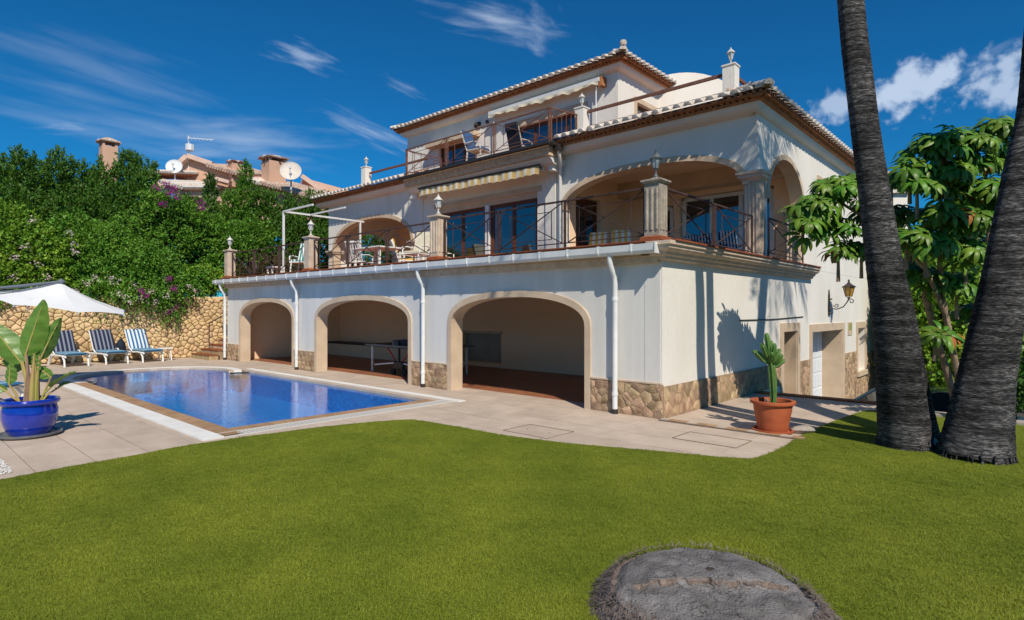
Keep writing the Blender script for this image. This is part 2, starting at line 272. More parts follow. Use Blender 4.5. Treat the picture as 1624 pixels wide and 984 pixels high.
# ---------------------------------------------------------------- mesh helpers
def tag(o, label=None, cat=None, group=None, kind=None):
    if label: o['label'] = label
    if cat: o['category'] = cat
    if group: o['group'] = group
    if kind: o['kind'] = kind
    return o
def empty(name, loc=(0, 0, 0), rz=0, label=None, cat=None, group=None):
    o = bpy.data.objects.new(name, None); COL.objects.link(o); o.location = loc; o.rotation_euler = (0, 0, rz); o.empty_display_size = .2
    return tag(o, label, cat, group)
def wloc(o):
    v = Vector(o.location)
    while o.parent: o = o.parent; v = v + Vector(o.location)
    return v
class MB:
    """collects geometry; build() links it as one mesh object. World coordinates unless the thing is modelled at its own origin."""
    def __init__(s): s.v = []; s.f = []; s.m = []; s.mi = 0
    def add(s, vs, fs):
        b = len(s.v); s.v += [tuple(v) for v in vs]; s.f += [tuple(i + b for i in f) for f in fs]; s.m += [s.mi] * len(fs); return s
    def box(s, a, b):
        x0, y0, z0 = [min(p, q) for p, q in zip(a, b)]; x1, y1, z1 = [max(p, q) for p, q in zip(a, b)]
        return s.add([(x0, y0, z0), (x1, y0, z0), (x1, y1, z0), (x0, y1, z0), (x0, y0, z1), (x1, y0, z1), (x1, y1, z1), (x0, y1, z1)],
                     [(0, 3, 2, 1), (4, 5, 6, 7), (0, 1, 5, 4), (1, 2, 6, 5), (2, 3, 7, 6), (3, 0, 4, 7)])
    def bar(s, p, q, w, h=None, up=(0, 0, 1)):
        p = Vector(p); q = Vector(q); d = (q - p).normalized(); h = h or w; u = Vector(up)
        if abs(d.dot(u)) > .98: u = Vector((1, 0, 0))
        a = d.cross(u).normalized(); c = a.cross(d); a = a * w / 2; c = c * h / 2
        return s.add([p - a - c, p + a - c, p + a + c, p - a + c, q - a - c, q + a - c, q + a + c, q - a + c],
                     [(0, 3, 2, 1), (4, 5, 6, 7), (0, 1, 5, 4), (1, 2, 6, 5), (2, 3, 7, 6), (3, 0, 4, 7)])
    def tube(s, pts, rad, n=8, cap=True, fn=None):
        pts = [Vector(p) for p in pts]; k = len(pts)
        rs = rad if isinstance(rad, (list, tuple)) else [rad] * k
        vs = []; ref = None
        for i, p in enumerate(pts):
            d = (pts[min(i + 1, k - 1)] - pts[max(i - 1, 0)]).normalized()
            if ref is None: ref = Vector((1, 0, 0)) if abs(d.x) < .9 else Vector((0, 1, 0))
            a = (ref - d * ref.dot(d)).normalized(); b = d.cross(a); ref = a
            for j in range(n):
                t = 2 * math.pi * j / n; r = rs[i] * (fn(i, t, p) if fn else 1)
                vs.append(p + a * r * math.cos(t) + b * r * math.sin(t))
        fs = [(i * n + j, i * n + (j + 1) % n, (i + 1) * n + (j + 1) % n, (i + 1) * n + j) for i in range(k - 1) for j in range(n)]
        if cap: fs += [tuple(reversed(range(n))), tuple(range((k - 1) * n, k * n))]
        return s.add(vs, fs)
    def lathe(s, prof, c=(0, 0, 0), n=24, ph=0, sq=False):
        c = Vector(c); vs = []
        for r, z in prof:
            for j in range(n):
                t = 2 * math.pi * j / n + ph; vs.append(c + Vector((r * math.cos(t), r * math.sin(t), z)))
        k = len(prof)
        fs = [(i * n + j, i * n + (j + 1) % n, (i + 1) * n + (j + 1) % n, (i + 1) * n + j) for i in range(k - 1) for j in range(n)]
        if prof[0][0] > 1e-4: fs.append(tuple(reversed(range(n))))
        if prof[-1][0] > 1e-4: fs.append(tuple(range((k - 1) * n, k * n)))
        return s.add(vs, fs)
    def sqlathe(s, prof, c=(0, 0, 0)):
        return s.lathe([(r * math.sqrt(2), z) for r, z in prof], c, 4, math.pi / 4)
    def prism(s, poly, d):
        """poly: list of 3-D points (planar), d: extrusion vector"""
        d = Vector(d); n = len(poly); P = [Vector(p) for p in poly]
        return s.add(P + [p + d for p in P], [tuple(range(n)), tuple(reversed(range(n, 2 * n)))] + [(i, i + n, (i + 1) % n + n, (i + 1) % n) for i in range(n)])
    def sweep(s, prof, path, closed=False):
        """prof: list of (out, z) ; path: list of (point, outdir)"""
        vs = []; n = len(prof)
        for p, o in path:
            p = Vector(p); o = Vector(o)
            for a, z in prof: vs.append(p + o * a + Vector((0, 0, z)))
        k = len(path); fs = []
        for i in range(k - 1):
            for j in range(n):
                fs.append((i * n + j, i * n + (j + 1) % n, (i + 1) * n + (j + 1) % n, (i + 1) * n + j))
        fs += [tuple(range(n)), tuple(reversed(range((k - 1) * n, k * n)))]
        return s.add(vs, fs)
    def build(s, name, m, parent=None, origin=None, smooth=False, bevel=0, sharp=40, local=False):
        me = bpy.data.meshes.new(name)
        o0 = Vector((0, 0, 0)) if local else (Vector(origin) if origin is not None else (wloc(parent) if parent else Vector((0, 0, 0))))
        me.from_pydata([(x - o0.x, y - o0.y, z - o0.z) for x, y, z in s.v], [], s.f)
        ms = m if isinstance(m, (list, tuple)) else [m]
        for x in ms: me.materials.append(M[x])
        if len(ms) > 1: me.polygons.foreach_set('material_index', s.m)
        bm = bmesh.new(); bm.from_mesh(me); bmesh.ops.recalc_face_normals(bm, faces=bm.faces)
        if bevel:
            es = [e for e in bm.edges if len(e.link_faces) == 2 and e.calc_face_angle(0) > .5]
            bmesh.ops.bevel(bm, geom=es, offset=bevel, segments=2, profile=.6, affect='EDGES')
        bm.to_mesh(me); bm.free()
        if smooth:
            me.polygons.foreach_set('use_smooth', [True] * len(me.polygons))
            try: me.set_sharp_from_angle(angle=R(sharp))
            except Exception: pass
        ob = bpy.data.objects.new(name, me); COL.objects.link(ob)
        if parent: ob.parent = parent
        elif origin is not None: ob.location = origin
        return ob
def copy_tree(o, parent=None):
    c = o.copy(); COL.objects.link(c)
    if parent: c.parent = parent
    for ch in list(o.children): copy_tree(ch, c)
    return c
def poly_wall(outer, holes, fn, thick):
    """outer, holes: 2-D loops; fn(u,v,d) -> 3-D point; returns MB of a slab with openings"""
    mb = MB(); loops = [outer] + holes
    tri = tessellate_polygon([[Vector((u, v, 0)) for u, v in l] for l in loops]); pts = [p for l in loops for p in l]; n = len(pts)
    mb.add([fn(u, v, 0) for u, v in pts] + [fn(u, v, thick) for u, v in pts], [tuple(t) for t in tri] + [tuple(i + n for i in reversed(t)) for t in tri])
    b = 0
    for l in loops:
        k = len(l); mb.f += [(b + i, b + (i + 1) % k, b + (i + 1) % k + n, b + i + n) for i in range(k)]; mb.m += [0] * k; b += k
    return mb
def arch(x0, x1, z0, zs, zt, n=24, e=2.3, skew=None):
    """basket arch loop: from (x0,z0) up, over, down to (x1,z0)"""
    c = (x0 + x1) / 2; a = (x1 - x0) / 2; pts = [(x0, z0)]
    for i in range(n + 1):
        t = math.pi - math.pi * i / n; cx, sx = math.cos(t), math.sin(t)
        pts.append((c + a * math.copysign(abs(cx) ** (2 / e), cx), zs + (zt - zs) * abs(sx) ** (2 / e)))
    pts.append((x1, z0)); return pts
def rect(u0, u1, v0, v1): return [(u0, v0), (u0, v1), (u1, v1), (u1, v0)]
def ring_trim(inner, w, fn, proud, depth=.0):
    """band of width w round an open loop (inner), front face proud of the wall"""
    n = len(inner); outer = []
    for i in range(n):
        p = Vector(inner[i]); a = Vector(inner[max(i - 1, 0)]); b = Vector(inner[min(i + 1, n - 1)])
        if i == 0: d = Vector(inner[1]) - p
        elif i == n - 1: d = p - Vector(inner[-2])
        else:
            d1 = (p - a).normalized(); d2 = (b - p).normalized(); d = d1 + d2
        d.normalize(); nn = Vector((-d.y, d.x)); k = 1.0
        if 0 < i < n - 1:
            cs = max(.5, nn.dot(Vector((-d1.y, d1.x)))); k = 1 / cs
        outer.append((p.x + nn.x * w * k, p.y + nn.y * w * k))
    mb = MB(); vs = []
    for i in range(n):
        for (u, v), d in ((inner[i], depth), (inner[i], -proud), (outer[i], -proud), (outer[i], depth)): vs.append(fn(u, v, d))
    fs = [(4 * i + j, 4 * i + (j + 1) % 4, 4 * i + 4 + (j + 1) % 4, 4 * i + 4 + j) for i in range(n - 1) for j in range(4)] + [(0, 1, 2, 3), (4 * n - 1, 4 * n - 2, 4 * n - 3, 4 * n - 4)]
    mb.add(vs, fs); return mb
fy = lambda Y: (lambda u, v, d: (u, Y + d, v))          # wall facing -y
fx = lambda X: (lambda u, v, d: (X - d, u, v))          # wall facing +x
def hull2(pts, hp):     # clip polygon by half plane (n, c): keep n.p <= c
    nx, ny, c = hp; o = []
    for i in range(len(pts)):
        p = pts[i]; q = pts[(i + 1) % len(pts)]; a = nx * p[0] + ny * p[1] - c; b = nx * q[0] + ny * q[1] - c
        if a <= 0: o.append(p)
        if (a < 0) != (b < 0) and abs(a - b) > 1e-9:
            t = a / (a - b); o.append((p[0] + (q[0] - p[0]) * t, p[1] + (q[1] - p[1]) * t))
    return o
def voronoi(W, Hh, cu, cv, rnd=None, jit=.42):
    rnd = rnd or random; nu = max(1, round(W / cu)); nv = max(1, round(Hh / cv)); cu = W / nu; cv = Hh / nv
    S = {}
    for i in range(-1, nu + 1):
        for j in range(-1, nv + 1):
            S[i, j] = ((i + .5 + (.5 if j % 2 else 0) * .8 + rnd.uniform(-jit, jit)) * cu, (j + .5 + rnd.uniform(-jit, jit) * .8) * cv)
    cells = []
    for i in range(-1, nu + 1):
        for j in range(nv):
            p = S[i, j]; poly = [(0, 0), (W, 0), (W, Hh), (0, Hh)]
            for di in (-2, -1, 0, 1, 2):
                for dj in (-2, -1, 0, 1, 2):
                    q = S.get((i + di, j + dj))
                    if q is None or (di == 0 and dj == 0): continue
                    nx, ny = q[0] - p[0], q[1] - p[1]; poly = hull2(poly, (nx, ny, (q[0] ** 2 + q[1] ** 2 - p[0] ** 2 - p[1] ** 2) / 2))
                    if len(poly) < 3: break
                if len(poly) < 3: break
            if len(poly) >= 3: cells.append(poly)
    return cells
def area2(p): return abs(sum(p[i][0] * p[(i + 1) % len(p)][1] - p[(i + 1) % len(p)][0] * p[i][1] for i in range(len(p)))) / 2
def stone_mb(poly, fn, gap, bulge, back=.03):
    cx = sum(p[0] for p in poly) / len(poly); cy = sum(p[1] for p in poly) / len(poly)
    # soften corners: cut each vertex
    sm = []
    for i in range(len(poly)):
        p, q = poly[i], poly[(i + 1) % len(poly)]; sm += [(p[0] * .86 + q[0] * .14, p[1] * .86 + q[1] * .14), (p[0] * .14 + q[0] * .86, p[1] * .14 + q[1] * .86)]
    if len(sm) > 16: sm = sm[::2]
    n = len(sm); r = math.sqrt(area2(poly)) or .01; k0 = max(.3, 1 - gap * 2 / r); k1 = k0 * .78
    ring = lambda k, d: [fn(cx + (p[0] - cx) * k, cy + (p[1] - cy) * k, -d) for p in sm]
    mb = MB(); b = bulge * random.uniform(.6, 1.3)
    mb.add(ring(k0, -back) + ring(k0, b * .35) + ring(k1, b) + [fn(cx, cy, -b * 1.12)],
           [(i, (i + 1) % n, (i + 1) % n + n, i + n) for i in range(n)] + [(i + n, (i + 1) % n + n, (i + 1) % n + 2 * n, i + 2 * n) for i in range(n)] + [(i + 2 * n, (i + 1) % n + 2 * n, 3 * n) for i in range(n)])
    return mb, fn(cx, cy, 0)
def leaves(name, P, D, L, W, m, parent=None, kind=None, fold=.25, droop=.0):
    """P,D: n x 3 arrays, each leaf a folded rhombus of two triangles"""
    n = len(P); D = D / np.linalg.norm(D, axis=1, keepdims=True)
    r = RNG.normal(size=(n, 3)); S = np.cross(D, r); S /= np.linalg.norm(S, axis=1, keepdims=True); Nn = np.cross(D, S)
    L = np.asarray(L).reshape(-1, 1) * np.ones((n, 1)); W = np.asarray(W).reshape(-1, 1) * np.ones((n, 1))
    mid = P + D * L * .45
    V = np.empty((n, 4, 3)); V[:, 0] = P; V[:, 1] = mid + S * W + Nn * W * fold; V[:, 2] = P + D * L; V[:, 2, 2] -= (L * droop)[:, 0]; V[:, 3] = mid - S * W + Nn * W * fold
    o0 = np.array(wloc(parent)) if parent else np.zeros(3)
    V = (V - o0).reshape(-1, 3)
    me = bpy.data.meshes.new(name); me.vertices.add(4 * n); me.vertices.foreach_set('co', V.ravel().astype(np.float32))
    b = np.arange(n) * 4; F = np.stack([b, b + 1, b + 2, b, b + 2, b + 3], 1).ravel()
    me.loops.add(6 * n); me.loops.foreach_set('vertex_index', F.astype(np.int32)); me.polygons.add(2 * n)
    me.polygons.foreach_set('loop_start', (np.arange(2 * n) * 3).astype(np.int32)); me.update(calc_edges=True); me.validate()
    me.materials.append(M[m]); ob = bpy.data.objects.new(name, me); COL.objects.link(ob)
    if parent: ob.parent = parent
    if kind: ob['kind'] = kind
    return ob
def spray_points(blobs, nspray, per, tw, mode='bush', spread=.8):
    """blobs: list of (center, (rx,ry,rz)) -> leaf base points and directions on twigs"""
    wts = np.array([b[1][0] * b[1][1] + b[1][0] * b[1][2] + b[1][1] * b[1][2] for b in blobs], float); wts /= wts.sum()
    idx = RNG.choice(len(blobs), nspray, p=wts); Cn = np.array([tuple(b[0]) for b in blobs])[idx]; Rr = np.array([b[1] for b in blobs])[idx]
    o = RNG.normal(size=(nspray, 3)); o /= np.linalg.norm(o, axis=1, keepdims=True)
    rad = RNG.uniform(.45, 1.0, (nspray, 1)) ** .55 * (1 + .13 * np.sin(o[:, :1] * 7 + idx[:, None]) * np.cos(o[:, 2:] * 6 + idx[:, None] * 2))
    c = Cn + o * Rr * rad * .92
    d = o + RNG.normal(size=(nspray, 3)) * .45
    if mode == 'conifer': d = o * .6 + RNG.normal(size=(nspray, 3)) * .3 + np.array([0, 0, .9])
    elif mode == 'weep': d = o * 1.0 + RNG.normal(size=(nspray, 3)) * .3 + np.array([0, 0, .3])
    else: d += np.array([0, 0, .35])
    d /= np.linalg.norm(d, axis=1, keepdims=True)
    ln = tw * RNG.uniform(.5, 1.3, (nspray, 1))
    t = (np.arange(per) + .5) / per
    P = c[:, None, :] + d[:, None, :] * (t[None, :, None] * ln[:, None, :])
    if mode == 'weep': P[:, :, 2] -= (t[None, :] ** 2) * ln * .9
    else: P[:, :, 2] -= (t[None, :] ** 2) * ln * .12
    Dl = d[:, None, :] * (.9 if mode == 'conifer' else .6) + RNG.normal(size=(nspray, per, 3)) * spread * .6
    if mode == 'weep': Dl[:, :, 2] -= t[None, :] * .8
    return P.reshape(-1, 3), Dl.reshape(-1, 3)

# ================================================================ SETTING
g = MB(); g.add([(-400, -400, -1.62), (400, -400, -1.62), (400, 400, -1.62), (-400, 400, -1.62)], [(0, 1, 2, 3)])
tag(g.build('ground', 'earth'), kind='structure')
dr = MB(); dr.box((.02, 4.2, -1.62), (9.5, 22, -1.5)); tag(dr.build('driveway', 'asphalt'), kind='structure')
# paved platform: one thin bed with the pool cut out, slabs as children
PX0, PX1, PY0, PY1 = -12.5, -4.28, -4.85, -1.15          # straight part of the water
PCX, PCY, PR = -13.0, -3.12, 1.72                          # round end of the water
def in_pool(x, y, g_=0): return (PX0 - .5 - g_ < x < PX1 + g_ and PY0 - g_ < y < PY1 + g_) or math.hypot(x - PCX, y - PCY) < PR + g_
BX0, BX1, BY0, BY1 = -21, 2.6, -12, 4.0
bed = MB()
for (a, b, c, d) in ((BX0, -15.3, BY0, BY1), (-15.3, PX1 + .2, BY0, -5.3), (-15.3, PX1 + .2, -.9, BY1), (PX1 + .2, BX1, BY0, BY1)):
    bed.box((a, c, -1.7), (b, d, -.03))
bed = bed.build('paving', 'joint'); tag(bed, kind='structure')
slabs = []
sx, sy = .82, .54
nrow = int((BY1 - BY0) / sy)
for j in range(nrow + 1):
    y0 = BY0 + j * sy; off = (j % 2) * sx / 2
    for i in range(-1, int((BX1 - BX0) / sx) + 1):
        x0 = BX0 + i * sx + off; poly = [(x0, y0), (x0 + sx, y0), (x0 + sx, y0 + sy), (x0, y0 + sy)]
        for hp in ((1, 0, BX1), (-1, 0, -BX0), (0, 1, BY1)): poly = hull2(poly, hp) if poly else poly
        if not poly: continue
        cx, cy = x0 + sx / 2, y0 + sy / 2
        # under the house: skip
        if cy > .3 and cx < -.2: continue
        if cx < -18.8: continue
        polys = [poly]
        # pool surround rectangle (-12.7..-3.66, -5.4..-.8)
        RX0, RX1, RY0, RY1 = -12.6, -3.68, -5.38, -.82
        if x0 < RX1 and x0 + sx > RX0 and y0 < RY1 and y0 + sy > RY0:
            polys = [hull2(poly, (1, 0, RX0)), hull2(poly, (-1, 0, -RX1)),
                     hull2(hull2(hull2(poly, (0, 1, RY0)), (-1, 0, -RX0)), (1, 0, RX1)) if True else None,
                     hull2(hull2(hull2(poly, (0, -1, -RY1)), (-1, 0, -RX0)), (1, 0, RX1))]
        res = []
        for p in polys:
            if not p or len(p) < 3: continue
            if math.hypot(cx - PCX, cy - PCY) < 3.2:
                px_, py_ = sum(q[0] for q in p) / len(p), sum(q[1] for q in p) / len(p)
                dd = Vector((px_ - PCX, py_ - PCY)); 
                if dd.length < 1e-3: continue
                dd.normalize(); p = hull2(p, (-dd.x, -dd.y, -(dd.x * PCX + dd.y * PCY + PR + .12)))
            if len(p) >= 3 and area2(p) > .01: res.append(p)
        for p in res:
            px_, py_ = sum(q[0] for q in p) / len(p), sum(q[1] for q in p) / len(p)
            # hidden under the lawn
            if px_ > -2.6 and py_ < -3.2: continue
            if px_ > -2.9 and py_ < -4.6: continue
            dist = math.hypot(px_ - EYE.x, py_ - EYE.y); slabs.append((area2(p) / dist ** 2.6, p, px_, py_))
slabs.sort(key=lambda s: -s[0])
rest = MB()
for k, (_, p, cx, cy) in enumerate(slabs):
    q = [(cx + (a - cx) * (1 - .012), cy + (b - cy) * (1 - .018)) for a, b in p]; dz = random.uniform(-.0015, .0015)
    if k < 300:
        mb = MB(); mb.prism([(a, b, dz) for a, b in q], (0, 0, -.04)); mb.build('slab', 'paving', bed, origin=(0, 0, 0))
    else: rest.prism([(a, b, dz) for a, b in q], (0, 0, -.04))
tag(rest.build('slabs', 'paving', bed, origin=(0, 0, 0)), kind='stuff')
# access covers and the drain line in the paving
cov = MB()
for x0, y0, x1, y1 in ((-1.25, -2.3, -.45, -1.7),):
    for a, b in (((x0, y0), (x1, y0)), ((x1, y0), (x1, y1)), ((x1, y1), (x0, y1)), ((x0, y1), (x0, y0))): cov.bar((a[0], a[1], .002), (b[0], b[1], .002), .006, .008)
cv = empty('access_cover', (-.85, -2, 0), label='square paved access cover with a thin dark frame, nearest the big arch', cat='access cover', group='covers let into the paving')
cov.build('frame', 'joint', cv)
kn = MB(); [kn.lathe([(0, .006), (.014, .005), (.016, -.001)], (x, -2.0, 0), 8) for x in (-1.05, -.65)]; tag(kn.build('lifting_pins', 'dark_metal', cv), kind='stuff')
MB().box((-1.23, -2.28, -.01), (-.47, -1.72, .0035)).build('lid', 'paving', cv)
cv = empty('access_cover', (1.2, -.9, 0), label='rectangular paved access cover with a dark joint, in front of the clay pot', cat='access cover', group='covers let into the paving')
cov = MB(); x0, y0, x1, y1 = .75, -1.15, 1.6, -.62
for a, b in (((x0, y0), (x1, y0)), ((x1, y0), (x1, y1)), ((x1, y1), (x0, y1)), ((x0, y1), (x0, y0))): cov.bar((a[0], a[1], .002), (b[0], b[1], .002), .008, .008)
cov.build('frame', 'joint', cv); MB().box((.77, -1.13, -.01), (1.58, -.64, .0035)).build('lid', 'paving', cv)
# step strip along the side path (slightly darker brick edging)
es = MB(); es.box((.02, -.16, -.02), (2.1, -.02, .02)); st = es.build('path_edging', 'joint'); tag(st, kind='structure')
for k in range(14):
    MB().box((.03 + k * .147, -.155, -.01), (.03 + k * .147 + .138, -.025, .028)).build('edging_brick', 'tan_coping' if k % 3 else 'paving', st, origin=(0, 0, 0))
ed = MB(); ed.box((.02, 3.9, -1.5), (2.6, 4.02, -.02)); tag(ed.build('platform_edge', 'concrete'), kind='structure')
for k in range(10):
    MB().box((.06 + k * .235, 3.84, -.02), (.06 + k * .235 + .225, 4.06, .035)).build('edge_tile', 'terracotta', bpy.data.objects['platform_edge'], origin=(0, 0, 0))
# white pebble square near the lawn at the left
pb = MB()
for _ in range(700):
    x, y = random.uniform(-4.6, -3.55), random.uniform(-7.75, -7.3); r = random.uniform(.008, .02)
    pb.lathe([(0, -r * .5), (r, 0), (r * .6, r * .6), (0, r * .8)], (x, y, .006), 5, random.random() * 3)
tag(pb.build('pebbles', 'grey_gravel'), 'patch of small white pebbles at the paving edge by the lawn', 'pebbles', kind='stuff')

# ---- pool
def pool_loop(g_=0, n=40):
    """outline of rectangle plus round end, grown by g_ (counter-clockwise)"""
    r = PR + g_; pts = [(PX1 + g_, PY0 - g_), (PX1 + g_, PY1 + g_)]
    sx_ = PX0 - (g_ if g_ > 0 else 0)
    a1 = math.asin(max(-1, min(1, (PY1 + g_ - PCY) / r))) if abs(PY1 + g_ - PCY) < r else None
    top_y = PY1 + g_; bot_y = PY0 - g_
    pts.append((PX0, top_y))
    t0 = math.atan2(min(top_y - PCY, r * .99), PX0 - PCX if PX0 - PCX < r else r); 
    yy = math.sqrt(max(0, r * r - (PX0 - PCX) ** 2))
    pts.append((PX0, PCY + yy)) if PCY + yy < top_y - .02 else None
    a0 = math.atan2(yy, PX0 - PCX); a1 = 2 * math.pi - a0
    for i in range(1, n): 
        t = a0 + (a1 - a0) * i / n; pts.append((PCX + r * math.cos(t), PCY + r * math.sin(t)))
    if PCY - yy > bot_y + .02: pts.append((PX0, PCY - yy))
    pts.append((PX0, bot_y)); return pts
WZ = -.045
wl = pool_loop(.05)
wt = MB(); tri = tessellate_polygon([[Vector((x, y, 0)) for x, y in wl]]); wt.add([(x, y, WZ) for x, y in wl], [tuple(t) for t in tri])
wo = wt.build('pool_water', 'pool_water'); tag(wo, kind='structure')
if wo.data.polygons[0].normal.z < 0: wo.data.flip_normals()
bs = MB(); bl = pool_loop(0); n = len(bl); tri = tessellate_polygon([[Vector((x, y, 0)) for x, y in bl]])
bs.add([(x, y, -.62) for x, y in bl] + [(x, y, .0) for x, y in bl], [tuple(t) for t in tri] + [(i, (i + 1) % n, (i + 1) % n + n, i + n) for i in range(n)])
basin = bs.build('pool_basin', 'pool_mosaic'); tag(basin, kind='structure')
# round steps inside the round end
for k, (r, z) in enumerate(((1.1, -.45), (.7, -.28))):
    stp = MB(); stp.lathe([(0, z), (r, z), (r, z - .3), (0, z - .3)], (PCX - .5, PCY + .2, 0), 32)
    tag(stp.build('pool_step', 'pool_mosaic'), kind='structure')
# coping pieces: brown tile strip on the near side and the right end, white strips outside
cop = MB(); cop.box((-12.6, -5.4, -.2), (-3.66, PY0 - .01, -.03)); cop.box((-12.6, PY1 + .01, -.2), (-3.66, -.8, -.03)); cop.box((PX1 + .01, PY0 - .01, -.2), (-3.66, PY1 + .01, -.03))
nn = 48
vs = []
for i in range(nn + 1):
    t = R(62) + R(236) * i / nn; c_, s_ = math.cos(t), math.sin(t)
    for r, z in ((PR + .01, -.2), (PR + .01, -.03), (PR + .55, -.03), (PR + .55, -.2)): vs.append((PCX + r * c_, PCY + r * s_, z))
cop.add(vs, [(4 * i + j, 4 * i + (j + 1) % 4, 4 * i + 4 + (j + 1) % 4, 4 * i + 4 + j) for i in range(nn) for j in range(4)])
coping = cop.build('pool_surround', 'joint'); tag(coping, kind='structure')
def piece(x0, x1, y0, y1, m, name='coping_tile', z=.004):
    MB().box((x0 + .002, y0 + .002, -.06), (x1 - .002, y1 - .002, z + random.uniform(-.0008, .0008))).build(name, m, coping, origin=(0, 0, 0))
L_ = -12.35; k = 0
while L_ < -4.0:
    piece(L_, L_ + .3, -5.12, PY0 + .01, 'tan_coping'); k += 1; L_ += .3
L_ = -12.2
while L_ < -3.7: piece(L_, min(L_ + .5, -3.66), -5.40, -5.12, 'white_coping', 'white_coping_slab', .016); L_ += .5
L_ = PY0
while L_ < PY1 - .05: piece(PX1 - .01, -4.02, L_, min(L_ + .3, PY1), 'tan_coping'); L_ += .3
piece(-4.25, -3.9, PY1, -.98, 'tan_coping')
L_ = -12.6
while L_ < -4.0: piece(L_, L_ + .3, PY1 - .01, -.98, 'paving'); L_ += .3
L_ = -12.6
while L_ < -3.7: piece(L_, min(L_ + .5, -3.5), -.98, -.80, 'white_coping', 'white_coping_slab', .012); L_ += .5
gr = MB()
for i in range(62): gr.box((-4.0, PY0 + .03 + i * .0625, -.03), (-3.72, PY0 + .03 + i * .0625 + .035, .006))
gr.box((-4.02, PY0 - .27, -.03), (-3.99, PY1 + .3, .005)); gr.box((-3.73, PY0 - .27, -.03), (-3.68, PY1 + .3, .007))
tag(gr.build('overflow_grate', 'grate', coping, origin=(0, 0, 0)), kind='stuff')
for i in range(26):
    t0 = R(66) + R(226) * i / 26; t1 = R(66) + R(226) * (i + .985) / 26
    for r0, r1, m_, z in ((PR - .03, PR + .10, 'paving', .004), (PR + .10, PR + .30, 'white_coping', .014)):
        mb = MB(); mb.prism([(PCX + r * math.cos(t), PCY + r * math.sin(t), z) for r, t in ((r0, t0), (r1, t0), (r1, (t0 + t1) / 2), (r1, t1), (r0, t1))], (0, 0, -.06))
        mb.build('curved_coping', m_, coping, origin=(0, 0, 0))

# ---- lawn
LB = [(-3.3, -16), (-3.2, -11), (-3.29, -7.44), (-3.38, -6.9), (-3.42, -6.33), (-3.52, -5.6), (-3.47, -4.84), (-3.34, -4.0), (-3.1, -3.2), (-2.95, -2.86), (-2.81, -2.69), (-2.5, -2.672), (-1.9, -2.665), (-1.35, -2.64), (-.7, -2.52), (-.06, -2.37), (.5, -2.17),
      (1.12, -1.96), (1.6, -1.78), (1.93, -1.62), (2.0, -1.3), (2.02, -.73), (1.98, .1), (2.0, .95), (2.06, 1.9), (2.12, 2.6), (2.2, 3.0)]
rows = []
for a, b in zip(LB[:-1], LB[1:]):
    k = max(1, int(max(abs(b[1] - a[1]), abs(b[0] - a[0]) * .5) / .12))
    for i in range(k): rows.append((a[0] + (b[0] - a[0]) * i / k, a[1] + (b[1] - a[1]) * i / k))
rows.append(LB[-1]); NC = 90; vs = []
def lawn_z(x, y, e=1.0):
    z = .018 + .020 * mn.noise(Vector((x * .7, y * .7, 3))) * e + .012 * mn.noise(Vector((x * 2.2, y * 2.2, 8))) * e
    z += .020 * math.sin(x * 1.3 + y * 3.4 + 2.2 * mn.noise(Vector((x * .6, y * .6, 1)))) * max(0, min(1, (y + 8) / 3)) * e * (1 if x < 1.6 else .3)
    return max(z, .008)
for x, y in rows:
    jx = .02 * mn.noise(Vector((x * 3, y * 3, 5)))
    for i in range(NC + 1):
        t = (i / NC) ** 1.5; xx = x + jx + (15 - x) * t; yy = y + (i > 0) * 0
        vs.append((xx, yy, lawn_z(xx, yy, min(1, (xx - x) / .5)) if i else .0))
nr = len(rows); lw = MB(); lw.add(vs, [(r_ * (NC + 1) + i, r_ * (NC + 1) + i + 1, (r_ + 1) * (NC + 1) + i + 1, (r_ + 1) * (NC + 1) + i) for r_ in range(nr - 1) for i in range(NC)])
lawn = lw.build('lawn', 'turf', smooth=True, sharp=80); tag(lawn, kind='structure')
LX = np.array([r_[0] for r_ in rows]); LY = np.array([r_[1] for r_ in rows])
# soil body below lawn
sb = MB(); sb.box((2.62, -16, -1.7), (15, 3.0, -.02)); sb.box((-3.1, -16, -1.7), (2.62, -12.02, -.02)); tag(sb.build('garden_bed', 'earth'), kind='structure')
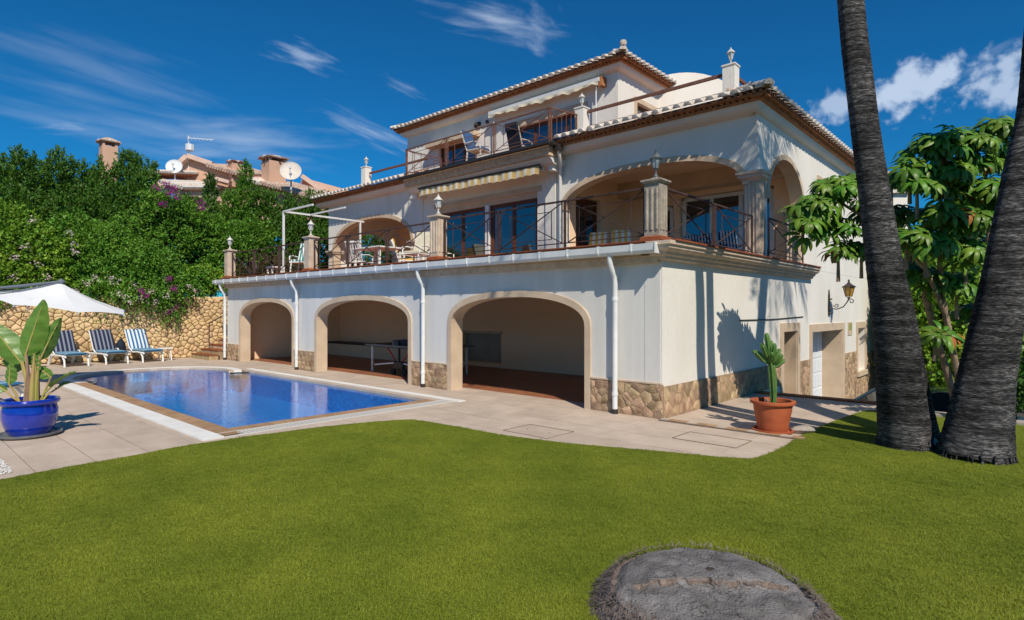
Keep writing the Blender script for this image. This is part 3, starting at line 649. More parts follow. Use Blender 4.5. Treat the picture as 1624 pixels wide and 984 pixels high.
# grass blades: real tufts spread over the turf, thinning with distance
def grass():
    tv = MB()
    for _ in range(20):
        a = random.uniform(0, 6.28); r = random.uniform(0, .034); x, y = r * math.cos(a), r * math.sin(a); b = random.uniform(0, 6.28); l = random.uniform(.006, .012); le = random.uniform(.5, 1.6) * l; wd = .0015
        dx, dy = math.cos(b), math.sin(b)
        tv.add([(x - dy * wd, y + dx * wd, -.004), (x + dy * wd, y - dx * wd, -.004), (x + dx * le, y + dy * le, l)], [(0, 1, 2)])
    me = bpy.data.meshes.new('tuft'); me.from_pydata(tv.v, [], tv.f); me.materials.append(M['grass_blade']); tuft = bpy.data.objects.new('tuft', me)
    P = []
    bm = bmesh.new(); bm.from_mesh(lawn.data); tot = 0; kill = []
    lay = bm.verts.layers.float.new('dens')
    for v in bm.verts:
        d = math.hypot(v.co.x - EYE.x, v.co.y - EYE.y); v[lay] = max(0, min(1, 1.25 - d / 9)) * (1 if v.co.z > .004 else .6)
    for f in bm.faces:
        c = f.calc_center_median(); d = Vector((c.x - EYE.x, c.y - EYE.y, 0)); fwd = d.dot(FW)
        if fwd < 1.2 or d.length > 11 or abs(d.dot(RT)) > fwd * 1.1 + 1.2 or math.hypot((c.x - 3.0) , (c.y + 5.25)) < .45: kill.append(f)
    bmesh.ops.delete(bm, geom=kill, context='FACES'); me2 = bpy.data.meshes.new('grass'); bm.to_mesh(me2); bm.free()
    ob = bpy.data.objects.new('grass', me2); COL.objects.link(ob); me2.materials.clear(); me2.materials.append(M['grass_blade'])
    ng = bpy.data.node_groups.new('grass_spread', 'GeometryNodeTree'); ng.interface.new_socket('Geometry', in_out='INPUT', socket_type='NodeSocketGeometry'); ng.interface.new_socket('Geometry', in_out='OUTPUT', socket_type='NodeSocketGeometry')
    gi = ng.nodes.new('NodeGroupInput'); go = ng.nodes.new('NodeGroupOutput')
    dp = ng.nodes.new('GeometryNodeDistributePointsOnFaces'); dp.distribute_method = 'RANDOM'
    na = ng.nodes.new('GeometryNodeInputNamedAttribute'); na.data_type = 'FLOAT'; na.inputs['Name'].default_value = 'dens'
    mu = ng.nodes.new('ShaderNodeMath'); mu.operation = 'MULTIPLY'; mu.inputs[1].default_value = 2600; ng.links.new(na.outputs['Attribute'], mu.inputs[0])
    io = ng.nodes.new('GeometryNodeInstanceOnPoints'); oi = ng.nodes.new('GeometryNodeObjectInfo'); oi.inputs['Object'].default_value = tuft
    rv = ng.nodes.new('FunctionNodeRandomValue'); rv.data_type = 'FLOAT_VECTOR'; rv.inputs['Min'].default_value = (-.15, -.15, 0); rv.inputs['Max'].default_value = (.15, .15, 6.28)
    rs = ng.nodes.new('FunctionNodeRandomValue'); rs.data_type = 'FLOAT'; rs.inputs[2].default_value = .7; rs.inputs[3].default_value = 1.35
    ng.links.new(gi.outputs[0], dp.inputs['Mesh']); ng.links.new(mu.outputs[0], dp.inputs['Density']); ng.links.new(dp.outputs['Points'], io.inputs['Points'])
    ng.links.new(oi.outputs['Geometry'], io.inputs['Instance']); ng.links.new(rv.outputs[0], io.inputs['Rotation']); ng.links.new(rs.outputs[1], io.inputs['Scale']); ng.links.new(io.outputs[0], go.inputs[0])
    md = ob.modifiers.new('spread', 'NODES'); md.node_group = ng
    tag(ob, 'short green turf blades covering the lawn in front of the villa', 'grass', kind='stuff')
grass()

# ================================================================ VILLA
villa = empty('villa', (0, 0, 0), label='large white Mediterranean villa with arches, terraces and tiled roofs behind the pool', cat='house')
V0 = (0, 0, 0)
def vp(mb, name, m, parent=villa, **k): return mb.build(name, m, parent, origin=V0, **k)
ARC = ((-15.2, -11.75), (-10.36, -6.33), (-4.87, -1.45))
ZT = 1.95; ZS = 1.42
low = poly_wall([(-16.3, -.1), (-16.3, 2.56), (-.301, 2.56), (-.301, -.1)], [arch(a - .03, b + .03, -.05, ZS, ZT + .03) for a, b in ARC], fy(0), .3)
vp(low, 'front_wall', 'rough_stucco'); vp(MB().box((-.301, -.006, 0), (-.03, .001, 2.56)), 'front_wall_end', 'rough_stucco')
for a, b in ARC:
    vp(ring_trim(arch(a, b, 0, ZS, ZT), .12, fy(0), .03, .301), 'arch_trim', 'cream_trim')
    # reveal lining of the opening
vp(poly_wall([(.0, -1.6), (.0, 2.735), (16.6, 2.735), (16.6, -1.6)], [rect(5.72, 6.72, -1.45, 1.2), rect(7.95, 11.05, -1.45, 1.13), rect(12.95, 14.0, -.25, 1.12)], fx(0), .3), 'side_wall', 'stucco')
vp(MB().box((-16.3, .3, -.1), (-16.0, 4.2, 2.56)), 'end_wall', 'room_wall')
vp(poly_wall([(-16.0, -.1), (-16.0, 2.56), (-.31, 2.56), (-.31, -.1)], [rect(-9.2, -7.35, .12, 1.0)], fy(4.15), .35), 'arcade_back_wall', 'room_wall')
vp(MB().box((-9.3, 4.5, 0), (-7.2, 4.6, 1.1)), 'niche_back', 'concrete')
vp(MB().box((-9.3, 4.06, 1.0), (-7.3, 4.2, 1.07)), 'niche_shelf', 'cream_trim')
vp(MB().box((-.32, .3, -.1), (-.3, 4.2, 2.56)), 'arcade_end_wall', 'room_wall')
vp(MB().box((-15.98, 3.6, 0), (-10.6, 4.14, .44)), 'bench', 'room_wall'); vp(MB().box((-15.98, 3.56, .44), (-10.56, 4.14, .49)), 'bench_top', 'dark_metal')
fl = vp(MB().box((-16.0, .0, -.1), (-.32, 4.15, -.012)), 'arcade_floor', 'joint')
for i in range(32):
    for j in range(9):
        x = -16.0 + i * .49; y = .02 + j * .459
        if x > -.8: continue
        MB().box((x + .003, y + .003, -.02), (x + .484, y + .453, .002)).build('floor_tile', 'floor_tile' if y > .4 else 'paving', fl, origin=V0)
# floor slab, ceiling of arcade
vp(MB().box((-16.35, -.12, 2.562), (-.31, 16.58, 2.735)), 'floor_slab', 'cream_trim')
vp(MB().box((-16.35, -.2, 2.735), (.02, 4.4, 2.765)), 'terrace_floor', 'terracotta')
# cornice under gutter + gutter
vp(MB().box((-16.35, -.10, 2.44), (-.02, -.008, 2.558)), 'eaves_moulding', 'tan_band')
gp = [(.0, .0), (.0, -.10), (.03, -.135), (.09, -.15), (.15, -.135), (.175, -.10), (.185, .0), (.17, .0), (.16, -.09), (.13, -.115), (.09, -.13), (.04, -.115), (.02, -.09), (.015, .0)]
vp(MB().sweep(gp, [((-16.75, -.14, 2.72), (0, -1, 0)), ((.05, -.14, 2.72), (0, -1, 0))]), 'gutter', 'white_metal')
vp(MB().box((.045, -.335, 2.565), (.06, -.13, 2.735)), 'gutter_end', 'white_metal')
for k in range(27):
    x = -16.5 + k * .62; vp(MB().sweep([(.0, .012), (.192, .012), (.197, -.10), (.15, -.155), (.02, -.15), (.0, -.10), (.0, -.0)], [((x, -.137, 2.72), (0, -1, 0)), ((x + .025, -.137, 2.72), (0, -1, 0))]), 'gutter_bracket', 'white_metal')
for k in range(34):
    x = -16.35 + k * .482; vp(MB().box((x + .003, -.215, 2.765), (x + .478, .05, 2.785)), 'edge_tile', 'terracotta')
for x in (-16.3, -11.35, -5.72, -.8):
    p = [(x, -.24, 2.58), (x, -.24, 2.5), (x, -.22, 2.42), (x, -.12, 2.28), (x, -.09, 2.2), (x, -.09, .06), ]
    dp = vp(MB().tube(p, .045, 10), 'downpipe', 'white_metal', smooth=True)
    for z in (2.22, 1.85, .3): MB().tube([(x, -.09, z), (x, -.09, z + .06)], .053, 10).build('collar', 'white_metal', dp, origin=V0)
    MB().tube([(x, -.09, .08), (x, -.09, -.01)], .05, 10).build('foot', 'dark_metal', dp, origin=V0)
# stone cladding at the foot of the walls
def cladding(fn, W, Hh, cu, cv, mortar, smat, name='stone_cladding', parent=villa, bulge=.010, gap=.0035, depth=.0, limit=400, slope=None, sub='stone'):
    base = poly_wall([(0, 0), (0, Hh), (W, Hh), (W, 0)], [], lambda u, v, d: fn(u, v, d - .012), .03)
    b = vp(base, name, mortar, parent=parent)
    for poly in voronoi(W, Hh, cu, cv):
        if area2(poly) < .0015: continue
        mb, c = stone_mb(poly, lambda u, v, d: fn(u, v, d - .012), gap, bulge); mb.build(sub, smat, b, origin=V0, smooth=True, sharp=50)
    return b
for a, b in ((-16.3, -15.33), (-11.62, -10.49), (-6.2, -5.0), (-1.32, .02)):
    cladding(lambda u, v, d, a=a: (a + u, d - .012, v), b - a, .535, .2, .15, 'clad_mortar', 'clad_stone')
    vp(MB().box((a, -.035, .535), (b - (.02 if b > 0 else 0), .0, .56)), 'cladding_ledge', 'cream_trim')
for a, b, z0, z1 in ((0, 5.5, 0, .50), (6.95, 7.72, -.5, .45), (11.28, 12.72, -1.5, .40), (14.25, 16.6, -1.5, .30)):
    cladding(lambda u, v, d, a=a, z0=z0: (-d + .012, a + u, z0 + v), b - a, z1 - z0, .24, .17, 'clad_mortar', 'clad_stone')
cladding(lambda u, v, d: (-d + .012, 12.72 + u, -1.5 + v), 1.53, 1.22, .24, .17, 'clad_mortar', 'clad_stone')
# openings on the side wall
for y0, y1, z0, z1 in ((5.72, 6.72, -1.45, 1.2), (7.95, 11.05, -1.45, 1.13)):
    vp(ring_trim(rect(y0, y1, z0, z1), .2, fx(0), .03, .0), 'door_surround', 'cream_trim')
    for yy in (y0, y1): vp(MB().box((-.6, yy - (.02 if yy == y1 else .1), z0), (-.001, yy + (.1 if yy == y1 else .02), z1)), 'door_jamb', 'cream_trim')
    vp(MB().box((-.6, y0, z1 - .01), (-.001, y1, z1 + .1)), 'door_head', 'cream_trim')
wd = vp(MB().box((-.64, 5.7, -1.5), (-.6, 6.74, 1.25)), 'door', 'cream_trim')
gd = vp(MB().box((-.58, 7.9, -1.5), (-.54, 11.1, 1.2)), 'garage_door', 'garage_white')
for i in range(5):
    for j in range(6): MB().box((-.545, 8.02 + i * .61, -1.42 + j * .43), (-.528, 8.02 + i * .61 + .55, -1.42 + j * .43 + .38)).build('door_panel', 'garage_white', gd, origin=V0, bevel=.012)
vp(ring_trim(rect(12.95, 14.0, -.25, 1.12), .2, fx(0), .03, .0), 'window_surround', 'cream_trim')
wn = vp(MB().box((-.3, 12.9, -.3), (-.26, 14.05, 1.15)), 'window', 'cream_trim')
vp(MB().box((-.02, 12.75, -.42), (.09, 14.2, -.27)), 'window_sill', 'cream_trim')
sg = vp(MB().box((.002, 11.7, .93), (.02, 12.2, 1.33)), 'house_number_tile', 'cream_trim')
MB().box((.018, 11.74, 1.08), (.024, 12.16, 1.29)).build('glazed_panel', 'tile_blue', sg, origin=V0)
vp(MB().tube([(.015, 3.12, 1.5), (.015, 5, 1.495), (.015, 7.2, 1.535)], .012, 5), 'wall_cable', 'dark_metal')

# side cornice under the terrace
cp = [(-.0, .02), (.27, .02), (.27, -.035), (.24, -.05), (.235, -.09), (.2, -.12), (.15, -.14), (.14, -.18), (.10, -.20), (.09, -.24), (.04, -.26), (.0, -.26)]
vp(MB().sweep([(a, z) for a, z in cp], [((-.14, .0, 2.735), (0, -1, 0)), ((0, 0, 2.735), (1, -1, 0)), ((0, 7.75, 2.735), (1, 0, 0)), ]), 'cornice', 'pillar_stone')
for k in range(26):
    y = -.1 + k * .3; vp(MB().box((.01, y + .003, 2.757), (.30, y + .295, 2.782)), 'cornice_tile', 'terracotta')
# ------------- upper storey
YF = 4.13; ZE = 6.05
UA = arch(-16.35, -11.5, 2.76, 4.05, 5.05, 30, 2.15); UB = arch(-5.02, -.30, 2.76, 4.35, 5.12, 30, 2.3)
UAo = arch(-16.38, -11.47, 2.76, 4.05, 5.08, 30, 2.15); UBo = arch(-5.05, -.2815, 2.76, 4.37, 5.15, 30, 2.3)
vp(poly_wall([(-16.8, 2.74), (-16.8, ZE), (-.281, ZE), (-.281, 2.74)], [UAo, rect(-10.15, -5.95, 2.76, 4.98), UBo], fy(YF), .28), 'upper_front_wall', 'stucco')
for A in (UA, UB): vp(ring_trim(A[1:-1] if A is UB else A, .13, fy(YF), .035, .281), 'arch_trim', 'cream_trim')
SA = arch(4.72, 7.2, 2.76, 4.1, 5.14, 24, 2.0); SAo = arch(4.69, 7.23, 2.76, 4.12, 5.17, 24, 2.0)
vp(poly_wall([(YF, 4.58), (YF, ZE), (16.6, ZE), (16.6, 2.74), (4.6, 2.74), (4.6, 4.58)], [SAo, rect(8.55, 9.15, 3.9, 5.1)], fx(0), .28), 'upper_side_wall', 'stucco')
vp(ring_trim(SA[1:-1], .12, fx(0), .035, .281), 'arch_trim', 'cream_trim')
wn = vp(ring_trim(rect(8.55, 9.15, 3.9, 5.1), .14, fx(0), .03, .0), 'window', 'cream_trim'); MB().box((-.14, 8.5, 3.85), (-.12, 9.2, 5.15)).build('pane', 'window_glass', wn, origin=V0)
MB().box((-.12, 8.55, 3.9), (-.06, 8.62, 5.1)).build('frame', 'wood_frame', wn, origin=V0)
vp(MB().sweep([(0, 0), (.14, 0), (.14, -.05), (.1, -.09), (.09, -.15), (0, -.17)], [((0, 8.35, 3.82), (1, 0, 0)), ((0, 9.35, 3.82), (1, 0, 0))]), 'window_sill', 'pillar_stone')
ES = arch(5.0, 7.2, 2.76, 3.9, 4.9, 20, 2.1)
vp(poly_wall([(YF + .28, 2.74), (YF + .28, ZE), (16.6, ZE), (16.6, 2.74)], [ES], fx(-16.52), .28), 'upper_end_wall', 'stucco')
vp(MB().box((-16.79, YF + .27, 2.74), (-16.53, YF + .29, ZE)), 'upper_end_return', 'stucco')
# loggia interiors
vp(poly_wall([(-16.52, 2.74), (-16.52, 5.7), (-11.2, 5.7), (-11.2, 2.74)], [rect(-15.4, -12.6, 2.76, 4.75)], fy(7.4), .2), 'loggia_back_wall', 'room_wall')
vp(MB().box((-11.4, YF + .28, 2.74), (-11.2, 7.4, 5.7)), 'loggia_side_wall', 'room_wall')
vp(poly_wall([(-5.1, 2.74), (-5.1, 5.7), (-.28, 5.7), (-.28, 2.74)], [rect(-4.35, -3.55, 2.76, 4.75), rect(-3.35, -.75, 2.76, 4.92)], fy(7.4), .2), 'loggia_back_wall', 'room_wall')
vp(poly_wall([(YF + .28, 2.74), (YF + .28, 5.7), (7.4, 5.7), (7.4, 2.74)], [rect(4.75, 5.95, 3.45, 4.85)], fx(-5.1), .2), 'loggia_side_wall', 'room_wall')
vp(MB().box((-16.52, YF + .28, 5.5), (-11.2, 7.4, 5.7)), 'loggia_ceiling', 'room_wall'); vp(MB().box((-5.1, YF + .28, 5.5), (-.28, 7.4, 5.7)), 'loggia_ceiling', 'room_wall')
vp(MB().box((-5.1, 6.9, 5.05), (-.28, 7.4, 5.5)), 'shutter_box', 'cream_trim')
def window(fn, u0, u1, v0, v1, nl, fm='wood_frame', fw=.07, name='window', depth=.1, open_leaf=None, parent=villa):
    """glazed unit: outer frame, leaves with their own frames, panes"""
    f = MB()
    def bx(a, b, c, d, d0, d1):
        P = [fn(a, c, d0), fn(b, d, d1)]; return (tuple(P[0]), tuple(P[1]))
    for a, b, c, d in ((u0, u1, v1 - fw * .8, v1), (u0, u0 + fw, v0, v1), (u1 - fw, u1, v0, v1), (u0, u1, v0, v0 + fw)): f.box(*bx(a, b, c, d, depth, depth + .07))
    wn = vp(f, name, fm, parent=parent)
    for k in range(nl):
        a = u0 + fw + (u1 - u0 - 2 * fw) * k / nl; b = u0 + fw + (u1 - u0 - 2 * fw) * (k + 1) / nl; s = MB()
        for p in ((a, a + fw * .9, v0 + fw, v1 - fw * .8), (b - fw * .9, b, v0 + fw, v1 - fw * .8), (a + fw * .9, b - fw * .9, v0 + fw, v0 + fw * 1.8), (a + fw * .9, b - fw * .9, v1 - fw * 1.6, v1 - fw * .8)): s.box(*bx(*p, depth + .012 + .01 * (k % 2), depth + .055))
        s.build('leaf_frame', fm, wn, origin=V0)
        s = MB(); s.box(*bx(a + fw * .8, b - fw * .8, v0 + fw * 1.5, v1 - fw * 1.5, depth + .035, depth + .04)); s.build('pane', 'window_glass', wn, origin=V0)
    return wn
window(fy(YF), -10.12, -8.02, 2.78, 4.82, 2); window(fy(YF), -7.86, -5.98, 2.78, 4.82, 2)
vp(MB().box((-8.02, YF + .03, 2.76), (-7.86, YF + .2, 4.84)), 'mullion', 'white_metal')
vp(MB().box((-10.15, YF + .06, 4.82), (-5.95, YF + .24, 4.98)), 'shutter_box', 'cream_trim')
vp(MB().box((-10.3, YF - .03, 4.98), (-5.8, YF - .001, 5.12)), 'window_head', 'cream_trim')
window(fy(7.4), -4.32, -3.58, 2.78, 4.73, 1, 'white_metal'); window(fy(7.4), -3.32, -.78, 2.78, 4.9, 3, 'white_metal', .06)
window(fx(-5.1), 4.78, 5.92, 3.48, 4.82, 2); window(fy(7.4), -15.38, -12.62, 2.78, 4.73, 3)
# corner column, loggia columns (fluted, with capitals)
def column(x, y, z0, z1, w, m='pillar_stone', cap=True, name='column', base=True, parent=villa, flutes=4, taper=0.0):
    h = w / 2; c = MB(); c.box((x - h, y - h, z0), (x + h, y + h, z1))
    ob = vp(c, name, m, parent=parent)
    fl_ = MB()
    for s in range(flutes):
        o = -h + w * (s + .5) / flutes; r = w / flutes * .28
        for sx_, sy_ in ((0, -1), (1, 0), (0, 1), (-1, 0)):
            px_, py_ = x + sx_ * h + (o if sx_ == 0 else 0), y + sy_ * h + (o if sy_ == 0 else 0)
            fl_.tube([(px_, py_, z0 + .14), (px_, py_, z1 - .12)], r, 6)
    fl_.build('flute', m, ob, origin=V0)
    if base: MB().sqlathe([(h + .05, 0), (h + .05, .05), (h + .025, .07), (h + .02, .1), (h, .12)], (x, y, z0)).build('base', m, ob, origin=V0)
    if cap: MB().sqlathe([(h, -.02), (h + .03, .0), (h + .04, .03), (h + .09, .07), (h + .10, .085), (h + .10, .13), (h + .13, .145), (h + .13, .2), (0, .2)], (x, y, z1 - .1)).build('capital', m, ob, origin=V0)
    return ob
column(-.14, YF + .16, 2.765, 4.5, .30); vp(MB().box((-.279, YF + .004, 4.58), (-.004, YF + .28, 4.62)), 'impost', 'stucco')
column(-.14, 7.02, 2.765, 4.05, .30, base=True)
column(-16.55, YF + .14, 2.765, 3.95, .30); column(-11.43, YF + .12, 2.765, 3.95, .18)
# roof slab and ceilings
vp(MB().box((-16.78, YF + .02, ZE + .002), (-.02, 16.58, ZE + .06)), 'roof_deck', 'terracotta')

# ------------- eaves and tiles
def half_tile(r, L, r2=None, cap=True):
    """barrel tile along +y, mouth at y=0, closed by a mortar plug"""
    r2 = r2 or r * .86; vs = []; n = 8
    for y, rr in ((0, r), (.05, r * .99), (L, r2)):
        for i in range(n + 1):
            t = math.pi * i / n; vs.append((rr * math.cos(t), y, rr * math.sin(t) * .95))
    fs = [(k * (n + 1) + i, k * (n + 1) + i + 1, (k + 1) * (n + 1) + i + 1, (k + 1) * (n + 1) + i) for k in range(2) for i in range(n)]
    vs.append((0, -.012, r * .45)); fs += [(i, i + 1, len(vs) - 1) for i in range(n)] + [(n, 0, len(vs) - 1)]
    return vs, fs
tv, tf = half_tile(.092, .46); tile_me = bpy.data.meshes.new('roof_tile'); tile_me.from_pydata(tv, [], tf); tile_me.materials.append(M['tile_cap'])
tile_me.polygons.foreach_set('use_smooth', [True] * len(tile_me.polygons)); tile_me.set_sharp_from_angle(angle=R(45))
def eave(p0, p1, inward, z, ov, name_len=None, slope=.36, depthin=1.0, h0=0, h1=0, cove=.32, pitch=.25, rows=2):
    """p0,p1 ends of the eave edge (xy); inward unit vector; z of tile underside at the edge; ov overhang; h0,h1 hip (shorten inner side)"""
    p0 = Vector((*p0, 0)); p1 = Vector((*p1, 0)); inn = Vector((*inward, 0)); al = (p1 - p0).normalized(); L = (p1 - p0).length
    rf = MB(); a, b = p0, p1; d = depthin
    pts = [a + inn * .02, b + inn * .02, b + inn * d - al * (d * h1), a + inn * d + al * (d * h0)]
    zz = [z + .005, z + .005, z + slope * d, z + slope * d]
    rf.add([(q.x, q.y, k) for q, k in zip(pts, zz)] + [(q.x, q.y, k - .05) for q, k in zip(pts, zz)], [(0, 1, 2, 3), (7, 6, 5, 4), (0, 4, 5, 1), (1, 5, 6, 2), (2, 6, 7, 3), (3, 7, 4, 0)])
    roof = vp(rf, 'roof', 'tile_channel')
    n = int(round(L / pitch)); st = L / n
    up_ = MB()
    for i in range(n):
        q = p0 + al * (st * (i + .5))
        ob = bpy.data.objects.new('roof_tile', tile_me); COL.objects.link(ob); ob.parent = roof
        yv = (inn + Vector((0, 0, slope))).normalized(); xv = al if al.cross(inn).z > 0 else -al; xv = inn.cross(Vector((0, 0, 1))); xv.normalize(); zv = xv.cross(yv)
        mrot = Matrix((xv, yv, zv)).transposed().to_4x4(); ob.matrix_local = Matrix.Translation(Vector((q.x, q.y, z + .012)) - inn * .05 + al * random.uniform(-.008, .008)) @ mrot @ Matrix.Rotation(random.uniform(-.04, .04), 4, 'Z')
        t0 = st * (i + .5)
        for r_ in range(1, rows + 1):
            s0 = .38 * r_; 
            if s0 > depthin - .1 or t0 < s0 * h0 + .05 or L - t0 < s0 * h1 + .05: continue
            M_ = Matrix.Translation(Vector((q.x, q.y, z + .012 + slope * (s0 - .05) + .02)) + inn * (s0 - .05)) @ mrot
            up_.add([M_ @ Vector(v) for v in tv], tf)
    if up_.v: tag(up_.build('roof_tiles', 'tile_body', roof, origin=V0, smooth=True), kind='stuff')
    # corbel courses and cove
    Q = lambda q, k: (q.x, q.y, k)
    def strip(o0, o1, z0, z1, nm, m, parent=villa):
        vp(MB().prism([Q(p0 + inn * o0 + al * o0 * h0, z0), Q(p1 + inn * o0 - al * o0 * h1, z0), Q(p1 + inn * o1 - al * o1 * h1, z0), Q(p0 + inn * o1 + al * o1 * h0, z0)], (0, 0, z1 - z0)), nm, m, parent=parent)
    strip(.05, ov + .1, z - .075, z - .035, 'corbel_course', 'corbel'); strip(.13, ov + .1, z - .15, z - .11, 'corbel_course', 'corbel')
    dn = MB(); k = int(L / .125)
    for i in range(k):
        q = p0 + al * (L / k * (i + .5))
        for o0, z0 in ((.02, z - .035), (.10, z - .11)):
            dn.add([Vector(Q(q + inn * u + al * v, zq)) for zq in (z0, z0 + .035) for u, v in ((o0, -.035), (o0, .035), (o0 + .2, .035), (o0 + .2, -.035))], [(0, 1, 2, 3), (7, 6, 5, 4), (0, 4, 5, 1), (1, 5, 6, 2), (2, 6, 7, 3), (3, 7, 4, 0)])
    tag(vp(dn, 'dentils', 'corbel'), kind='stuff')
    cv_ = MB(); prof = [(.20, z - .15)] + [(.20 + (ov - .20) * (1 - math.cos(t)) , z - .15 - (cove - .15) * math.sin(t)) for t in (R(15), R(35), R(55), R(75), R(90))] + [(ov + .02, z - cove), (ov + .02, z - .15)]
    vs = []
    for q, sgn, h in ((p0, 1, h0), (p1, -1, h1)):
        for o, zq in prof: vs.append(Q(q + inn * o + al * sgn * o * h, zq))
    k = len(prof); cv_.add(vs, [(i, (i + 1) % k, (i + 1) % k + k, i + k) for i in range(k)] + [tuple(range(k)), tuple(reversed(range(k, 2 * k)))])
    vp(cv_, 'eaves_cove', 'stucco', smooth=True)
ZR = 6.10; OV = .52
eave((-17.25, YF - OV), (-11.35, YF - OV), (0, 1), ZR, OV, h0=0, h1=0)
eave((-4.98, YF - OV), (.36, YF - OV), (0, 1), ZR, OV, h0=0, h1=1)
eave((.36, YF - OV), (.36, 16.8), (-1, 0), ZR, .36, h0=1, h1=0)
def ridge(p0, p1, r=.11, n=6, end=True):
    p0 = Vector(p0); p1 = Vector(p1); d = (p1 - p0).normalized(); L = (p1 - p0).length / n; up_ = Vector((0, 0, 1)); s = d.cross(up_).normalized(); z_ = s.cross(d)
    h = empty('hip_ridge', p0); h.parent = villa
    for i in range(n):
        mb = MB(); vs = []
        for t_, rr in ((-.04, r), (L + .02, r * .9)):
            for k in range(9): a = math.pi * k / 8; vs.append(p0 + d * (L * i + t_) + s * rr * math.cos(a) + z_ * (rr * math.sin(a)))
        vs += [p0 + d * (L * i - .05)]; mb.add(vs, [(k, k + 1, k + 10, k + 9) for k in range(8)] + [(k, k + 1, 18) for k in range(8)])
        mb.build('ridge_tile', 'tile_cap', h, origin=p0, smooth=True, sharp=45)
ridge((.40, YF - OV - .04, ZR + .04), (-.64, YF - OV + 1.0, ZR + .42), n=4)
# ------------- projecting balcony
BL, BR = -11.0, -4.95; BYF = 3.40
vp(MB().box((BL, BYF, 5.80), (BR, YF - .004, 5.99)), 'balcony_slab', 'tan_band')
for k in range(16): vp(MB().box((BL + k * .378 + .003, BYF - .04, 5.992), (BL + k * .378 + .374, BYF + .3, 6.012)), 'balcony_tile', 'terracotta')
vp(MB().box((BL + .03, BYF + .03, 5.68), (BR - .03, YF - .004, 5.80)), 'balcony_band', 'tan_band')
vp(MB().sweep([(0, 0), (.60, 0), (.60, -.06), (.56, -.08), (.50, -.15), (.42, -.18), (0, -.18)], [((BL + .06, YF, 5.68), (0, -1, 0)), ((BR - .06, YF, 5.68), (0, -1, 0))]), 'balcony_moulding', 'stucco')
vp(MB().box((BL + .1, YF - .4, 5.36), (BL + .26, YF, 5.50)), 'console', 'stucco'); vp(MB().box((BR - .3, YF - .4, 5.36), (BR - .14, YF, 5.50)), 'console', 'stucco')
vp(MB().sweep([(a * .6, z * .6) for a, z in gp], [((BL - .1, BYF - .04, 5.985), (0, -1, 0)), ((BR + .10, BYF - .04, 5.985), (0, -1, 0))]), 'balcony_gutter', 'dark_metal')
vp(MB().sweep([(a * .6, z * .6) for a, z in gp], [((BR + .01, BYF - .1, 5.982), (1, 0, 0)), ((BR + .01, YF - .5, 5.982), (1, 0, 0))]), 'balcony_gutter', 'dark_metal')
hp = vp(MB().box((BR + .0, YF - .58, 5.80), (BR + .18, YF - .40, 5.95)), 'rain_hopper', 'dark_metal')
vp(MB().tube([(BR + .09, YF - .48, 5.84), (BR + .08, YF - .42, 5.70), (BR + .0, YF - .28, 5.55), (BR - .10, YF - .12, 5.40), (BR - .14, YF - .09, 5.3), (BR - .14, YF - .09, 2.8)], .045, 10), 'downpipe', 'white_metal', smooth=True)
vp(MB().box((-5.62, YF - .06, 2.765), (-5.28, YF + .0, 5.36)), 'pilaster', 'stucco'); vp(MB().box((-11.15, YF - .06, 2.765), (-10.85, YF, 5.36)), 'pilaster', 'stucco')
# ------------- top storey
Y3 = 6.9; X3L, X3R = -15.3, -5.1; Z3 = 8.98
vp(poly_wall([(X3L, 6.1), (X3L, Z3), (X3R, Z3), (X3R, 6.1)], [rect(-13.3, -11.25, 6.12, 8.1), rect(-9.2, -6.35, 6.12, 8.05)], fy(Y3), .25), 'top_front_wall', 'stucco')
vp(poly_wall([(Y3 + .25, 6.1), (Y3 + .25, Z3), (11.2, Z3), (11.2, 6.1)], [rect(8.0, 9.3, 6.12, 8.25)], fx(X3R), .25), 'top_side_wall', 'stucco')
vp(MB().box((X3L, Y3 + .25, 6.1), (X3L + .25, 11.2, Z3)), 'top_end_wall', 'stucco'); vp(MB().box((X3L, 11.2, 6.1), (X3R, 11.45, Z3)), 'top_back_wall', 'stucco')
vp(MB().box((X3L + .26, Y3 + .5, Z3 - .2), (X3R - .26, 11.19, Z3 - .01)), 'top_ceiling', 'room_wall')
window(fy(Y3), -13.28, -11.27, 6.14, 8.08, 3); window(fy(Y3), -9.18, -6.37, 6.14, 8.03, 4)
window(fx(X3R), 8.02, 9.28, 6.14, 8.23, 2, 'wood_frame'); vp(ring_trim(rect(8.0, 9.3, 6.12, 8.25), .15, fx(X3R), .03, 0), 'door_surround', 'cream_trim')
vp(MB().box((-13.75, Y3 - .35, 8.1), (-11.0, Y3 - .001, 8.28)), 'window_head', 'cream_trim')
vp(MB().box((-9.3, Y3 - .04, 8.05), (-6.2, Y3 - .001, 8.25)), 'window_head', 'cream_trim')
fld = vp(MB().box((-11.15, Y3 - .1, 8.5), (-10.95, Y3, 8.62)), 'floodlight', 'dark_metal'); MB().tube([(-11.1, Y3 - .1, 8.55), (-11.0, Y3 - .22, 8.42)], .07, 8).build('lamp_head', 'dark_metal', fld, origin=V0)
vp(MB().box((-10.65, Y3 - .07, 8.5), (-10.55, Y3, 8.6)), 'junction_box', 'dark_metal')
ZR3 = 9.22; O3 = .42
eave((X3L - O3, Y3 - O3), (X3R + O3, Y3 - O3), (0, 1), ZR3, O3, h0=1, h1=1, depthin=2.2, rows=5)
eave((X3R + O3, Y3 - O3), (X3R + O3, 11.6), (-1, 0), ZR3, O3, h0=1, h1=1, depthin=2.2, rows=5)
eave((X3L - O3, 11.6), (X3L - O3, Y3 - O3), (1, 0), ZR3, O3, h0=1, h1=1, depthin=2.2, rows=5)
